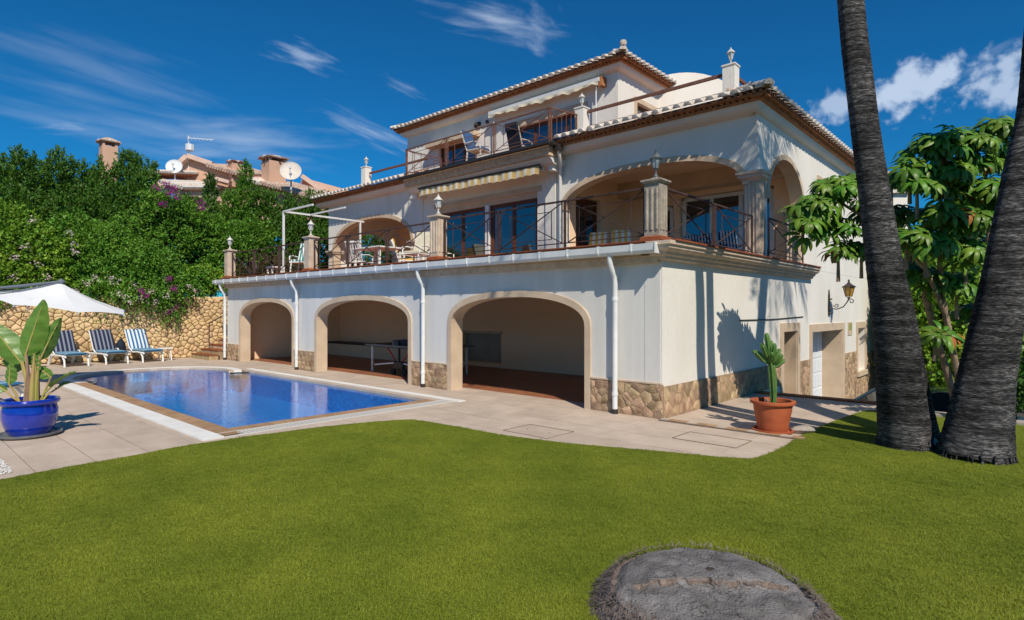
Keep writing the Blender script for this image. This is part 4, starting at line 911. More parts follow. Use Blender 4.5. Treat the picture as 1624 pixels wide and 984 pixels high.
ridge((X3R + O3 + .04, Y3 - O3 - .04, ZR3 + .05), (X3R + O3 - 2.2, Y3 - O3 + 2.2, ZR3 + .84), n=8); ridge((X3L - O3 - .04, Y3 - O3 - .04, ZR3 + .05), (X3L - O3 + 2.2, Y3 - O3 + 2.2, ZR3 + .84), n=8)
vp(MB().lathe([(0, -.09), (.08, -.05), (.11, .02), (.09, .09), (0, .13)], (X3R + O3 + .05, Y3 - O3 - .05, ZR3 + .20), 12), 'hip_finial', 'tile_cap', smooth=True)
# white round-topped stair tower behind
TC = atd(1090, 200, 19.5); tw = MB(); dirr = RT; pr = []
for i in range(21):
    a = math.pi * i / 20; pr.append(Vector((TC.x, TC.y, 8.55)) + dirr * (1.75 * math.cos(a)) + UP * (1.05 * math.sin(a)))
pr += [Vector((TC.x, TC.y, 6.1)) - dirr * 1.75, Vector((TC.x, TC.y, 6.1)) + dirr * 1.75]
vp(tw.prism(pr, FW * 2.5), 'stair_tower', 'stucco')
# terrace parapet posts
def post(x, y, z0, z1, w, m='stucco'):
    p = vp(MB().box((x - w / 2, y - w / 2, z0), (x + w / 2, y + w / 2, z1 - .06)), 'parapet_post', m)
    MB().sqlathe([(w / 2, 0), (w / 2 + .02, .02), (w / 2 + .02, .05), (w * .3, .075), (0, .085)], (x, y, z1 - .085)).build('cap', m, p, origin=V0)
PST = ((-.76, 4.62, 7.18), (-4.75, 4.55, 7.14), (-14.8, 4.55, 7.2))
for x, y, z in PST: post(x, y, 6.1, z, .27)
# terrace pillars at the front edge
for k, x in enumerate((-16.15, -10.75, -5.33, -.12)):
    w_ = .26; m_ = 'grey_stone' if k == 3 else 'pillar_stone'; y = .02
    col_ = vp(MB().box((x - w_ / 2, y - w_ / 2, 2.86), (x + w_ / 2, y + w_ / 2, 3.70)), 'terrace_pillar', m_)
    fl_ = MB()
    for s in range(3):
        o = -w_ / 2 + w_ * (s + .5) / 3
        for sx_, sy_ in ((0, -1), (1, 0)): fl_.tube([(x + sx_ * w_ / 2 + (o if sx_ == 0 else 0), y + sy_ * w_ / 2 + (o if sy_ == 0 else 0), 2.95), (x + sx_ * w_ / 2 + (o if sx_ == 0 else 0), y + sy_ * w_ / 2 + (o if sy_ == 0 else 0), 3.6)], .022, 6)
    if k > 1: fl_.build('flute', m_, col_, origin=V0)
    MB().sqlathe([(w_ / 2 + .02, 0), (w_ / 2 + .045, .03), (w_ / 2 + .045, .055), (w_ * .2, .09), (.02, .12), (0, .12)], (x, y, 3.68)).build('cap', m_, col_, origin=V0)
    MB().sqlathe([(w_ / 2 + .05, 0), (w_ / 2 + .05, .05), (w_ / 2 + .0, .075)], (x, y, 2.785)).build('base_tile', 'terracotta', col_, origin=V0)

# ================================================================ RAILINGS
def railing(name_loc, path, z0, z1, subs, label, group, mt='rust_metal', panel='x', tops=None):
    """path: two xy points; wrought-iron railing, crossed bars in each sub-bay"""
    a = Vector((*path[0], 0)); b = Vector((*path[1], 0)); t = empty('railing', (a.x, a.y, z0), label=label, cat='railing', group=group)
    L = (b - a).length; d = (b - a).normalized(); H_ = z1 - z0; P = lambda u, z: a + d * u + UP * (z0 + z)
    B = lambda n, p, q, w_, m=mt: MB().bar(p, q, w_).build(n, m, t)
    B('top_rail', P(0, H_), P(L, H_), .032); B('bottom_rail', P(0, .11), P(L, .11), .018)
    S = L / subs
    for i in range(subs):
        u0 = S * i + (.07 if i else .05); u1 = S * (i + 1) - (.07 if i < subs - 1 else .05)
        for u in (u0, u1): B('upright', P(u, .11), P(u, H_), .016)
        if panel == 'x':
            B('cross_bar', P(u0, .12), P(u1, H_ - .03), .016); B('cross_bar', P(u0, H_ - .03), P(u1, .12), .016)
            w_ = u1 - u0
            for u in (u0 + w_ * .16, u1 - w_ * .16): B('short_upright', P(u, .20), P(u, H_ - .16), .013)
            B('mid_rail', P(u0 + w_ * .16, .20), P(u1 - w_ * .16, .20), .012); B('mid_rail', P(u0 + w_ * .16, H_ - .16), P(u1 - w_ * .16, H_ - .16), .012)
        elif panel == 'v':
            n = 5
            for k in range(1, n): B('baluster', P(u0 + (u1 - u0) * k / n, .11), P(u0 + (u1 - u0) * k / n, H_), .014)
        if i < subs - 1: B('post', P(S * (i + 1), 0), P(S * (i + 1), H_), .034)
    B('end_post', P(.02, 0), P(.02, H_), .026); B('end_post', P(L - .02, 0), P(L - .02, H_), .026)
    return t
RG = 'wrought iron railings along the first-floor terrace'
railing('', ((-15.98, .02), (-10.92, .02)), 2.78, 3.62, 3, 'rusty crossed-bar terrace railing above the smallest arch, at the far left end', RG)
railing('', ((-10.58, .02), (-5.50, .02)), 2.78, 3.62, 3, 'rusty crossed-bar terrace railing above the middle arch with the ping-pong table', RG)
railing('', ((-5.15, .02), (-.28, .02)), 2.78, 3.64, 3, 'dark crossed-bar terrace railing above the biggest arch', RG)
railing('', ((-.06, .18), (-.06, 4.0)), 2.79, 3.64, 2, 'dark crossed-bar railing running back from the grey pillar to the corner column', RG)
railing('', ((.14, 4.35), (.14, 6.75)), 2.79, 3.62, 1, 'dark railing closing the narrow side arch on the right wall', RG)
BG = 'railings of the upper balcony'
railing('', ((BL + .05, BYF + .06), (BR - .03, BYF + .06)), 6.01, 6.90, 3, 'long brown crossed-bar railing along the front of the upper balcony', BG, 'rust_light')
railing('', ((BR - .03, BYF + .08), (BR + .15, 4.40)), 6.01, 6.90, 1, 'short brown upright-bar railing at the right end of the upper balcony', BG, 'rust_light', 'v')
railing('', ((BL + .05, BYF + .08), (BL + .05, 5.0)), 6.01, 6.90, 1, 'short brown upright-bar railing at the left end of the upper balcony', BG, 'rust_light', 'v')
def handrail(a, b, z, label):
    t = empty('handrail', (a[0], a[1], z), label=label, cat='handrail', group='brown handrails on the roof terrace posts')
    MB().bar((*a, z), (*b, z), .055, .07).build('rail', 'rust_light', t); MB().bar((*a, z - .4), (*b, z - .4), .035).build('lower_rail', 'rust_light', t)
handrail((-4.6, 4.6), (-.9, 4.62), 6.98, 'brown handrail between the two right-hand lamp posts of the roof terrace')
handrail((-.76, 4.77), (-.76, 9.0), 6.98, 'brown handrail running back from the tallest roof lamp post')
handrail((-14.6, 4.57), (-11.2, 4.62), 6.9, 'brown handrail from the far left roof lamp post to the balcony')

# ================================================================ LANTERNS
def lantern(loc, label, m='lantern_white', s=1.0):
    t = empty('lantern', loc, label=label, cat='lantern', group='carriage lanterns on posts and pillars')
    L_ = lambda prof, n, nm, mm, **k: MB().lathe([(r * s, z * s) for r, z in prof], (0, 0, 0), n).build(nm, mm, t, local=True, **k)
    L_([(.05, 0), (.05, .012), (.025, .03), (.014, .06), (.022, .085), (.014, .10), (.03, .12), (.045, .135)], 12, 'stem', m, smooth=True)
    L_([(.040, .14), (.074, .285), (.0, .286)], 6, 'glass', 'lamp_glass')
    for k in range(6):
        a = math.pi / 3 * k; MB().bar((.042 * s * math.cos(a), .042 * s * math.sin(a), .135 * s), (.078 * s * math.cos(a), .078 * s * math.sin(a), .29 * s), .009 * s).build('rib', m, t, local=True)
    L_([(.09, .283), (.105, .29), (.10, .30), (.06, .345), (.035, .37), (.028, .385), (.012, .40), (.016, .415), (.0, .44)], 6, 'roof', m)
    return t
for k, (x, lb) in enumerate(((-16.15, 'small white lantern on the far left end pillar of the terrace'), (-10.75, 'white lantern on the second terrace pillar, in front of the white metal pergola frame'), (-5.33, 'white lantern on the terrace pillar left of the glazed doors'), (-.12, 'grey-green lantern on the weathered corner pillar of the terrace'))):
    lantern((x, .02, 3.79), lb, 'lantern_grey' if k == 3 else 'lantern_white')
for (x, y, z), lb in zip(PST, ('white lantern on the tallest roof post, against the sky near the roof corner', 'white lantern on the roof post at the right end of the upper balcony', 'white lantern on the far left roof post, against the sky')):
    lantern((x, y, z - .02), lb, 'lantern_white', .92)
# wall lantern with scrolled bracket
wl_ = empty('wall_lantern', (0, 9.55, 1.6), label='black scrolled iron wall lantern with amber glass above the garage door', cat='wall lantern')
MB().prism([(0.0, 9.5, 1.55), (0.0, 9.6, 1.55), (0.0, 9.63, 1.75), (0.0, 9.6, 2.1), (0.0, 9.55, 2.26), (0.0, 9.5, 2.1), (0.0, 9.47, 1.75)], (.03, 0, 0)).build('back_plate', 'dark_metal', wl_)
for z in (1.62, 1.72, 2.0): MB().lathe([(.05, -.02), (.06, 0), (.05, .02)], (.04, 9.55, z), 8).build('boss', 'dark_metal', wl_)
MB().tube([(.03, 9.55, 1.75), (.2, 9.55, 1.72), (.36, 9.55, 1.78), (.45, 9.55, 1.9), (.5, 9.55, 2.0)], .016, 6).build('arm', 'dark_metal', wl_)
for c, r, s in (((.2, 1.83), .07, 1), ((.56, 1.93), .08, -1)):
    MB().tube([(c[0] + r * (1 - k / 16) * math.cos(k * .55 * s + 3), 9.55, c[1] + r * (1 - k / 16) * math.sin(k * .55 * s + 3)) for k in range(14)], .012, 5).build('scroll', 'dark_metal', wl_)
LC = (.5, 9.55, 1.98)
MB().lathe([(.03, 0), (.02, .03), (.06, .06), (.02, .07)], LC, 8).build('cup', 'dark_metal', wl_)
MB().lathe([(.075, .08), (.135, .34), (0, .341)], LC, 6).build('glass', 'amber_glass', wl_)
for k in range(6):
    a = math.pi / 3 * k; MB().bar((LC[0] + .078 * math.cos(a), LC[1] + .078 * math.sin(a), LC[2] + .08), (LC[0] + .14 * math.cos(a), LC[1] + .14 * math.sin(a), LC[2] + .34), .014).build('rib', 'dark_metal', wl_)
MB().lathe([(.17, .335), (.18, .35), (.10, .40), (.05, .44), (.03, .47), (.02, .5), (.03, .52), (0, .56)], LC, 6).build('roof', 'dark_metal', wl_)

# ================================================================ AWNINGS
aw = empty('awning', (-7.9, 3.55, 5.5), label='rolled-in awning with a yellow and cream striped valance above the glazed doors', cat='awning', group='awnings over the doors')
MB().tube([(-10.35, 3.5, 5.56), (-5.35, 3.5, 5.50)], .03, 8).build('front_bar', 'dark_metal', aw)
MB().tube([(-10.35, 3.72, 5.44), (-5.4, 3.72, 5.44)], .05, 10).build('roller', 'canvas', aw)
vl = MB(); n = 150; vs = []
for i in range(n + 1):
    x = -10.33 + 4.95 * i / n; y = 3.49 + .014 * math.sin(x * 9) + .01 * math.sin(x * 23); z0 = 5.545 - .06 * (i / n); z = z0 - .24 + .022 * abs(math.sin(x * math.pi / .27)) + .01 * math.sin(x * 3.1); vs += [(x, 3.50, z0), (x, y + .006, (z + z0) / 2), (x, y, z)]
vl.add(vs, [(3 * i + k, 3 * i + k + 1, 3 * i + k + 4, 3 * i + k + 3) for i in range(n) for k in (0, 1)]); vl.build('valance', 'stripe_yellow', aw, smooth=True)
for x in (-10.25, -5.5): MB().bar((x, 3.9, 5.47), (x, 3.52, 5.5), .03).build('arm', 'dark_metal', aw)
MB().tube([(-5.34, 3.5, 5.50), (-5.28, 3.5, 5.44), (-5.32, 3.5, 5.36)], .025, 6).build('end_hook', 'dark_metal', aw)
aw = empty('awning', (-8, 6.6, 8.6), label='rolled-in cream awning with a ruffled valance high under the top roof', cat='awning', group='awnings over the doors')
MB().box((-10.3, 6.62, 8.66), (-5.6, 6.9, 8.78)).build('cassette', 'white_metal', aw)
vs = []; n = 90
for i in range(n + 1):
    x = -10.28 + 4.66 * i / n; y = 6.60 + .03 * math.sin(x * 11); z = 8.56 + .02 * math.sin(x * 17) + (.03 * math.sin(x * 5)); vs += [(x, 6.62, 8.68), (x, y, z)]
vl = MB(); vl.add(vs, [(2 * i, 2 * i + 1, 2 * i + 3, 2 * i + 2) for i in range(n)]); vl.build('valance', 'cream_cloth', aw)
MB().box((-5.62, 6.66, 8.52), (-5.5, 6.9, 8.8)).build('end_cap', 'corbel', aw)
for x in (-10.1, -5.75): MB().tube([(x, 6.7, 8.6), (x, 6.7, 6.1)], .022, 6).build('support_pole', 'white_metal', aw)

# ================================================================ FURNITURE
def lounger(loc, rz, cushion, label, back=62):
    t = empty('sun_lounger', loc, rz, label, 'sun lounger', 'sun loungers by the stone wall')
    m = 'white_plastic'; B = lambda nm, mb, mm=m, **k: mb.build(nm, mm, t, local=True, **k)
    for s in (-1, 1):
        y = s * .3
        B('side_rail', MB().tube([(-.75, y, .30), (0, y, .31), (.5, y, .33), (.95, y, .30)], .028, 8), smooth=True)
        B('leg', MB().tube([(-.42, y, .30), (-.62, y, .0)], .026, 8)); B('leg', MB().tube([(-.52, y, .02), (-.2, y, .29)], .022, 8))
        B('leg', MB().tube([(.72, y, .30), (.86, y, .2), (.90, y, .0)], .026, 8))
    a = R(back); dx, dz = -math.cos(a), math.sin(a); bx, bz = -.18, .34
    for k in range(8): B('seat_slat', MB().box((-.15 + k * .135, -.29, .325), (-.15 + k * .135 + .09, .29, .345)))
    bf = MB()
    for s in (-1, 1): bf.bar((bx, s * .29, bz), (bx + dx * .82, s * .29, bz + dz * .82), .035)
    B('backrest_frame', bf)
    for k in range(6): u = .1 + k * .13; B('back_slat', MB().bar((bx + dx * u, -.28, bz + dz * u), (bx + dx * u, .28, bz + dz * u), .02, .06))
    # cushion: seat and back pads, puffed
    def pad(nm, p0, u, v, w_, L, th, mm):
        mb = MB(); n1, n2 = 9, 7; vs = []
        for side in (1, -1):
            for i in range(n1 + 1):
                for j in range(n2 + 1):
                    a_, b_ = i / n1, j / n2; e = (1 - (2 * a_ - 1) ** 8) ** .5 * (1 - (2 * b_ - 1) ** 6) ** .5; tuft = .85 + .15 * abs(math.sin(a_ * math.pi * 4))
                    p = Vector(p0) + u * (a_ * L) + Vector((0, (b_ - .5) * w_, 0)) + v * (th / 2 + side * th / 2 * e * tuft); vs.append(p)
        N1 = (n1 + 1) * (n2 + 1); f = []
        for i in range(n1):
            for j in range(n2):
                q = i * (n2 + 1) + j; f += [(q, q + 1, q + n2 + 2, q + n2 + 1), (q + N1, q + n2 + 1 + N1, q + n2 + 2 + N1, q + 1 + N1)]
        mb.add(vs, f); return B(nm, mb, mm, smooth=True)
    u = Vector((dx, 0, dz)); v = Vector((dz, 0, -dx)); pad('back_cushion', (bx + .02, 0, bz + .02), u, v, .6, .80, .08, cushion)
    pad('seat_cushion', (-.14, 0, .345), Vector((1, 0, .0)), UP, .6, 1.12, .08, 'stripe_aqua')
    B('armrest', MB().tube([(-.35, .33, .42), (-.05, .34, .44), (.1, .33, .34)], .02, 6)); B('armrest', MB().tube([(-.35, -.33, .42), (-.05, -.34, .44), (.1, -.33, .34)], .02, 6))
    return t
lounger((-17.95, -4.15, 0), R(5), 'stripe_navy', 'white sun lounger with navy and grey stripes, the one nearest the blue pot', 58)
lounger((-18.0, -3.1, 0), R(5), 'stripe_navy', 'white sun lounger with navy and grey stripes, between the other two by the wall', 58)
lounger((-18.0, -2.1, 0), R(5), 'stripe_blue', 'white sun lounger with a pale blue and white striped cushion, by the small white table', 58)
lg = lounger((-9.9, -7.1, 0), R(28), 'stripe_aqua', 'white sun lounger with a blue cushion half hidden behind the blue pot', 0); lg['group'] = 'sun loungers beside the blue pot'
def small_table(loc, label, rz=0):
    t = empty('side_table', loc, rz, label, 'side table', 'small white plastic tables')
    MB().lathe([(.0, .40), (.27, .40), (.28, .41), (.27, .43), (0, .43)], n=4, ph=math.pi / 4).build('top', 'white_plastic', t, local=True, bevel=.01)
    for a in (45, 135, 225, 315): MB().bar((.17 * math.cos(R(a)) * 1.0, .17 * math.sin(R(a)), .40), (.21 * math.cos(R(a)), .21 * math.sin(R(a)), 0), .035, .02).build('leg', 'white_plastic', t, local=True)
small_table((-17.5, -1.55, 0), 'small white plastic side table right of the pale blue striped lounger'); small_table((-17.6, -5.05, 0), 'small white plastic side table partly behind the potted plant leaves')
# small things on the wall side
bg_ = empty('bag', (-18.35, -2.62, 0), label='dark bag left between two loungers against the wall', cat='bag')
MB().lathe([(.10, 0), (.16, .1), (.13, .3), (.05, .42), (0, .44)], (-18.35, -2.62, .3), 9).build('body', 'navy_cloth', bg_, smooth=True); MB().tube([(-18.35 + .08 * math.cos(k / 8 * 3.14), -2.62, .7 + .1 * math.sin(k / 8 * 3.14)) for k in range(9)], .012, 5).build('strap', 'navy_cloth', bg_)

# parasol (only its canopy reaches into the picture; mast stands outside on the left)
def parasol():
    ap = atd(97, 449, 13.2); t = empty('parasol', (ap.x, ap.y, 0), label='large white canvas parasol with dark seams over the loungers', cat='parasol')
    n = 8; rim = []; cen = ap
    Tn = Matrix.Rotation(R(10), 4, FW)   # tilt, right side lower
    for k in range(n):
        a = 2 * math.pi * k / n + R(8); r = 1.42 if k % 2 == 0 else 1.36
        v = RT * (r * math.cos(a)) + FW * (r * math.sin(a)) + UP * (-.48); rim.append(cen + (Tn @ v))
    for k in range(n):
        p, q = rim[k], rim[(k + 1) % n]; mb = MB(); N_ = 6; vs = []
        for i in range(N_ + 1):
            for j in range(N_ + 1):
                a_ = i / N_; b_ = j / N_; e = p.lerp(q, b_); x = cen.lerp(e, a_); x = x - UP * (.10 * a_ * (1 - (2 * b_ - 1) ** 2) * (a_)) * -.2 - UP * .10 * math.sin(a_ * math.pi) * .6; x = x + (cen - x) * (.02 * a_ * (1 - (2 * b_ - 1) ** 2)); vs.append(x)
        mb.add(vs, [(i * (N_ + 1) + j, i * (N_ + 1) + j + 1, (i + 1) * (N_ + 1) + j + 1, (i + 1) * (N_ + 1) + j) for i in range(N_) for j in range(N_)]); mb.build('canopy_panel', 'canvas', t, smooth=True)
        if (p - cen).dot(RT) < .1: MB().tube([cen.lerp(p, u) - UP * (.05 * math.sin(u * math.pi)) + UP * .014 for u in (0, .25, .5, .75, 1)], .013, 5).build('seam', 'seam', t)
        MB().tube([cen - UP * .12, p - UP * .03], .014, 5).build('rib', 'white_metal', t)
    MB().lathe([(.07, 0), (.08, .03), (.03, .08), (0, .1)], cen, 10).build('cap', 'seam', t)
    MB().tube([cen - UP * .3, cen + UP * .02], .03, 8).build('hub', 'white_metal', t)
    b = cen - RT * 2.6 + FW * 0.3; MB().tube([cen + UP * .02, b - UP * .20], .035, 8).build('arm', 'seam', t)
    MB().tube([Vector((b.x, b.y, 0)), b - UP * .16], .045, 8).build('mast', 'seam', t)
    MB().box((b.x - .4, b.y - .4, 0), (b.x + .4, b.y + .4, .08)).build('foot', 'grey_stone', t)
parasol()

# terrace furniture
def chair(loc, rz, label, cloth, group, frame='white_plastic', low=False, cat='chair', stripes=False):
    t = empty('garden_chair', loc, rz, label, cat, group); B = lambda nm, mb, mm, **k: mb.build(nm, mm, t, local=True, **k)
    sh = .3 if low else .42
    for sx_, sy_ in ((-.22, -.24), (.22, -.24), (-.22, .24), (.22, .24)): B('leg', MB().bar((sx_ * 1.15, sy_ * 1.1, 0), (sx_, sy_, sh), .035), frame)
    B('seat', MB().box((-.26, -.26, sh), (.26, .26, sh + .03)), frame, bevel=.008)
    tilt = .22
    for s in (-1, 1):
        B('back_post', MB().bar((s * .24, .24, sh), (s * .24, .24 + tilt, sh + .62), .035), frame)
        B('armrest', MB().tube([(s * .28, .30, sh + .22), (s * .29, 0, sh + .24), (s * .28, -.24, sh + .2), (s * .26, -.26, sh)], .02, 6), frame)
    for k in range(5): B('back_slat', MB().bar((-.19 + k * .095, .245, sh + .04), (-.19 + k * .095, .24 + tilt, sh + .6), .05, .012, up=(0, 1, 0)), frame)
    B('top_rail', MB().bar((-.25, .24 + tilt, sh + .62), (.25, .24 + tilt, sh + .62), .05), frame)
    if cloth:
        B('seat_cushion', MB().box((-.24, -.25, sh + .03), (.24, .24, sh + .1)), cloth, bevel=.02)
        b = MB(); b.prism([(-.24, .20, sh + .08), (.24, .20, sh + .08), (.24, .20 + tilt * .95, sh + .68), (-.24, .20 + tilt * .95, sh + .68)], (0, .05, 0)); B('back_cushion', b, cloth, bevel=.015)
    return t
TG = 'white plastic chairs on the left of the terrace'
chair((-11.6, 2.2, 2.77), R(200), 'white slatted plastic chair at the left of the terrace table', None, TG)
chair((-10.2, 2.9, 2.77), R(150), 'white chair with a plain yellow cushion behind the terrace table', 'yellow_cloth', TG)
chair((-9.0, 3.3, 2.77), R(100), 'white chair with a cream flowered cushion right of the terrace table', 'cream_cloth', TG)
chair((-8.2, 1.7, 2.77), R(20), 'white chair with a cream cushion, its back to the railing', 'cream_cloth', TG)
chair((-13.1, 1.0, 2.77), R(35), 'white deck chair with green and white stripes behind the far left railing', 'stripe_green', 'deck chairs on the terrace')
tb = empty('terrace_table', (-10.0, 1.7, 2.77), label='white plastic garden table behind the terrace railing', cat='table')
MB().box((-10.7, 1.25, 3.46), (-9.3, 2.15, 3.5)).build('top', 'white_plastic', tb, bevel=.01)
for x, y in ((-10.6, 1.35), (-9.4, 1.35), (-10.6, 2.05), (-9.4, 2.05)): MB().bar((x, y, 2.77), (x, y, 3.46), .06).build('leg', 'white_plastic', tb)
YG = 'yellow and white striped chairs under the big arch'
chair((-4.6, 5.0, 2.77), R(25), 'yellow and white striped chair under the big arch, nearest the side window', 'stripe_chair', YG)
chair((-3.85, 5.1, 2.77), R(35), 'yellow and white striped chair beside the grey corner pillar', 'stripe_chair', YG)
KG = 'black and white striped chairs on the terrace corner'
for x, y, lb in ((-2.05, 5.6, 'black and white striped chair under the arch, furthest from the corner column'), (-1.5, 5.4, 'black and white striped chair in the middle of three by the corner'), (-.98, 5.3, 'black and white striped chair closest to the corner column')):
    chair((x, y, 2.77), R(40), lb, 'stripe_black', KG, 'dark_metal', low=True).scale = (.85, .85, .85)
st_ = empty('stool', (-13.9, .5, 2.77), label='low white stool behind the far left railing', cat='stool')
MB().box((-14.1, .3, 3.05), (-13.7, .7, 3.09)).build('top', 'white_plastic', st_, bevel=.01)
for x, y in ((-14.05, .35), (-13.75, .35), (-14.05, .65), (-13.75, .65)): MB().bar((x, y, 2.77), (x, y, 3.06), .045).build('leg', 'white_plastic', st_)
# upper balcony chairs
c1 = chair((-8.35, 4.2, 6.1), R(100), 'blue-seated metal armchair turned sideways on the upper balcony', 'blue_cloth', 'chairs on the upper balcony', 'lantern_white')
c2 = chair((-7.0, 4.65, 6.10), R(182), 'dark folded reclining chair with its high back to the balcony railing', None, 'chairs on the upper balcony', 'lantern_white')
c2.scale = (.86, .86, .84)
MB().prism([(-.27, .28, .30), (.27, .28, .30), (.27, .52, 1.16), (-.27, .52, 1.16)], (0, .03, 0)).build('dark_sling', 'navy_cloth', c2, local=True, bevel=.01)
MB().prism([(-.26, .49, .94), (.26, .49, .94), (.26, .54, 1.18), (-.26, .54, 1.18)], (0, .05, 0)).build('head_pad', 'navy_cloth', c2, local=True, bevel=.01)
bk = empty('plant_stand', (-7.7, 4.3, 6.1), label='small grey wheeled trolley frame beside the dark reclining chair', cat='trolley')
for x in (-7.85, -7.55): MB().lathe([(.12, -.01), (.14, 0), (.12, .01)], (x, 4.3, 6.24), 12).build('hoop', 'lantern_white', bk)
MB().tube([(-7.85, 4.3, 6.24), (-7.8, 4.3, 6.65), (-7.6, 4.3, 6.65), (-7.55, 4.3, 6.24)], .015, 6).build('handle', 'lantern_white', bk)
MB().bar((-7.85, 4.3, 6.11), (-7.55, 4.3, 6.11), .03).build('foot_bar', 'lantern_white', bk)
# white pergola frame on the left of the terrace
pg = empty('pergola', (-14.3, 1.0, 2.77), label='white metal pergola frame at the left side of the terrace', cat='pergola')
A_ = Vector((-14.3, 1.0, 4.97))
MB().bar((-14.3, 1.0, 2.77), A_, .06).build('post', 'white_metal', pg); MB().bar((-14.3, 3.95, 2.77), (-14.3, 3.95, 4.94), .055).build('post', 'white_metal', pg)
MB().bar(A_, (-14.3, 4.1, 4.97), .058).build('beam', 'white_metal', pg); MB().bar(A_ + Vector((.03, 0, 0)), (-12.4, 1.0, 4.97), .055).build('beam', 'white_metal', pg); MB().bar((-14.27, 1.95, 4.97), (-12.1, 1.95, 4.97), .05).build('rafter', 'white_metal', pg)
# hose coil by the first pillar
hc = MB()
for k in range(5): hc.tube([(-15.4 + .0 * k, .35 + .03 * k, 3.1) + Vector((0, 0, 0)).to_tuple() if False else (-15.35 + .26 * math.cos(t / 10 * 6.283), .35 + .03 * k, 3.08 + .28 * math.sin(t / 10 * 6.283)) for t in range(11)], .016, 5)
hs_ = hc.build('hose_coil', 'dark_metal', None, origin=(-15.35, .4, 2.78)); tag(hs_, 'dark coiled hose hanging behind the far left railing', 'hose')

# ping-pong table in the middle arch
tt = empty('ping_pong_table', (-8.2, 1.75, 0), 0, 'dark ping-pong table on a wheeled frame inside the middle arch', 'ping-pong table')
for k, x in ((0, -9.55), (1, -8.14)): MB().box((x, 1.0, .74), (x + 1.36, 2.52, .765)).build('table_half', 'tt_top', tt, bevel=.004)
ln = MB()
for a, b in (((-9.55, 1.0), (-9.55, 2.52)), ((-6.78, 1.0), (-6.78, 2.52)), ((-9.55, 1.0), (-6.78, 1.0)), ((-9.55, 2.52), (-6.78, 2.52))): ln.bar((*a, .745), (*b, .745), .02, .045)
ln.build('edge_frame', 'lantern_grey', tt)
MB().box((-8.18, .9, .77), (-8.15, 2.62, .92)).build('net', 'seam', tt)
for x in (-9.4, -6.95):
    for y in (1.12, 2.4): MB().bar((x, y, .74), (x, y, 0), .035).build('leg', 'white_metal', tt)
for s in (-1, 1):
    for y in (1.1, 2.4):
        MB().bar((-8.16 + s * 1.1, y, .2), (-8.16, y, .32), .03).build('stay', 'white_metal', tt); MB().bar((-8.16 + s * .15, y, .35), (-8.16 + s * .55, y, .73), .03).build('red_stay', 'red_metal', tt)
for y in (1.1, 2.4):
    MB().bar((-8.16, y, .1), (-8.16, y, .9), .05).build('centre_post', 'dark_metal', tt)
    MB().box((-8.36, y - .05, .14), (-7.96, y + .05, .34)).build('wheel_housing', 'dark_metal', tt, bevel=.04)
    for s in (-1, 1): MB().tube([(-8.16 + s * .24, y - .03, .08), (-8.16 + s * .24, y + .03, .08)], .08, 12).build('wheel', 'tyre', tt)

# ================================================================ GARDEN WALL (stone) with steps
WA = Vector((-18.05, .9, 0)); WB = Vector((-19.65, -7.6, 0)); wd_ = (WB - WA).normalized(); wn_ = Vector((-wd_.y, wd_.x, 0)); wn_ = wn_ if wn_.x > 0 else -wn_
gw = empty('garden_wall', (WA.x, WA.y, 0), label='tall rubble retaining wall of honey-coloured stones behind the loungers', cat='stone wall')
Lw = (WB - WA).length; GF = lambda u, v, d: tuple(WA + wd_ * u - wn_ * d + UP * v)
core = poly_wall([(0, -.3), (0, 2.14), (Lw, 2.02), (Lw, -.3)], [], lambda u, v, d: GF(u, v, d + .02), .5); core.build('mortar_core', 'wall_mortar', gw)
cells = voronoi(Lw, 2.1, .215, .125, jit=.49); cells = [c for c in cells if area2(c) > .004]
def wkey(c):
    cx = sum(p[0] for p in c) / len(c); return -area2(c) / (1 + .05 * cx)
cells.sort(key=wkey); rest = MB()
for k, c in enumerate(cells):
    mb, _ = stone_mb(c, GF, .006, .035)
    if k < 300: mb.build('stone', 'wall_stone', gw, smooth=True, sharp=60)
    else: rest.add(mb.v, mb.f)
if rest.v: tag(rest.build('stones', 'wall_stone', gw), kind='stuff')
rest = MB(); u = 0
while u < Lw - .2:
    w_ = random.uniform(.25, .45); z0 = 2.08 - .12 * u / Lw; rest = MB(); rest.prism([GF(u + .01, z0, .0 - .03), GF(u + w_ - .01, z0, -.03), GF(u + w_ - .012, z0 + random.uniform(.09, .14), -.02), GF(u + .012, z0 + random.uniform(.09, .14), -.02)], -wn_ * .5); rest.build('cap_stone', 'wall_stone', gw, bevel=.02); u += w_
# raised planting bed behind the wall and steps going up beside the house
bed2 = MB(); bed2.prism([tuple(WA - wn_ * .3 + wd_ * -.2 + UP * -1.6), tuple(WA - wn_ * 22 - wd_ * 30 + UP * -1.6), tuple(WB - wn_ * 30 + wd_ * 25 + UP * -1.6), tuple(WB - wn_ * .3 + wd_ * 3 + UP * -1.6)], (0, 0, 3.55)); tag(bed2.build('planting_bed', 'earth'), kind='structure')
stp = empty('garden_steps', (-17.6, -.1, 0), label='short flight of reddish stone steps at the right end of the garden wall', cat='steps')
for k in range(5): MB().box((-18.0 + .02 * k, -.55 + .3 * k, -.02), (-16.42, -.55 + .3 * k + .34, .15 * (k + 1))).build('riser', 'clad_stone', stp); MB().box((-18.0 + .02 * k, -.57 + .3 * k, .15 * (k + 1) + .001), (-16.4, -.55 + .3 * k + .30, .15 * (k + 1) + .03)).build('tread', 'terracotta', stp)
hr = empty('step_rail', (-17.3, -.2, 0), label='thin dark iron handrail of the garden steps', cat='handrail')
MB().tube([(-17.35, -.2, .3), (-17.35, -.2, 1.25)], .018, 6).build('post', 'rust_metal', hr); MB().tube([(-17.35, -.2, 1.25), (-17.0, 1.3, 2.1)], .02, 6).build('rail', 'rust_metal', hr)

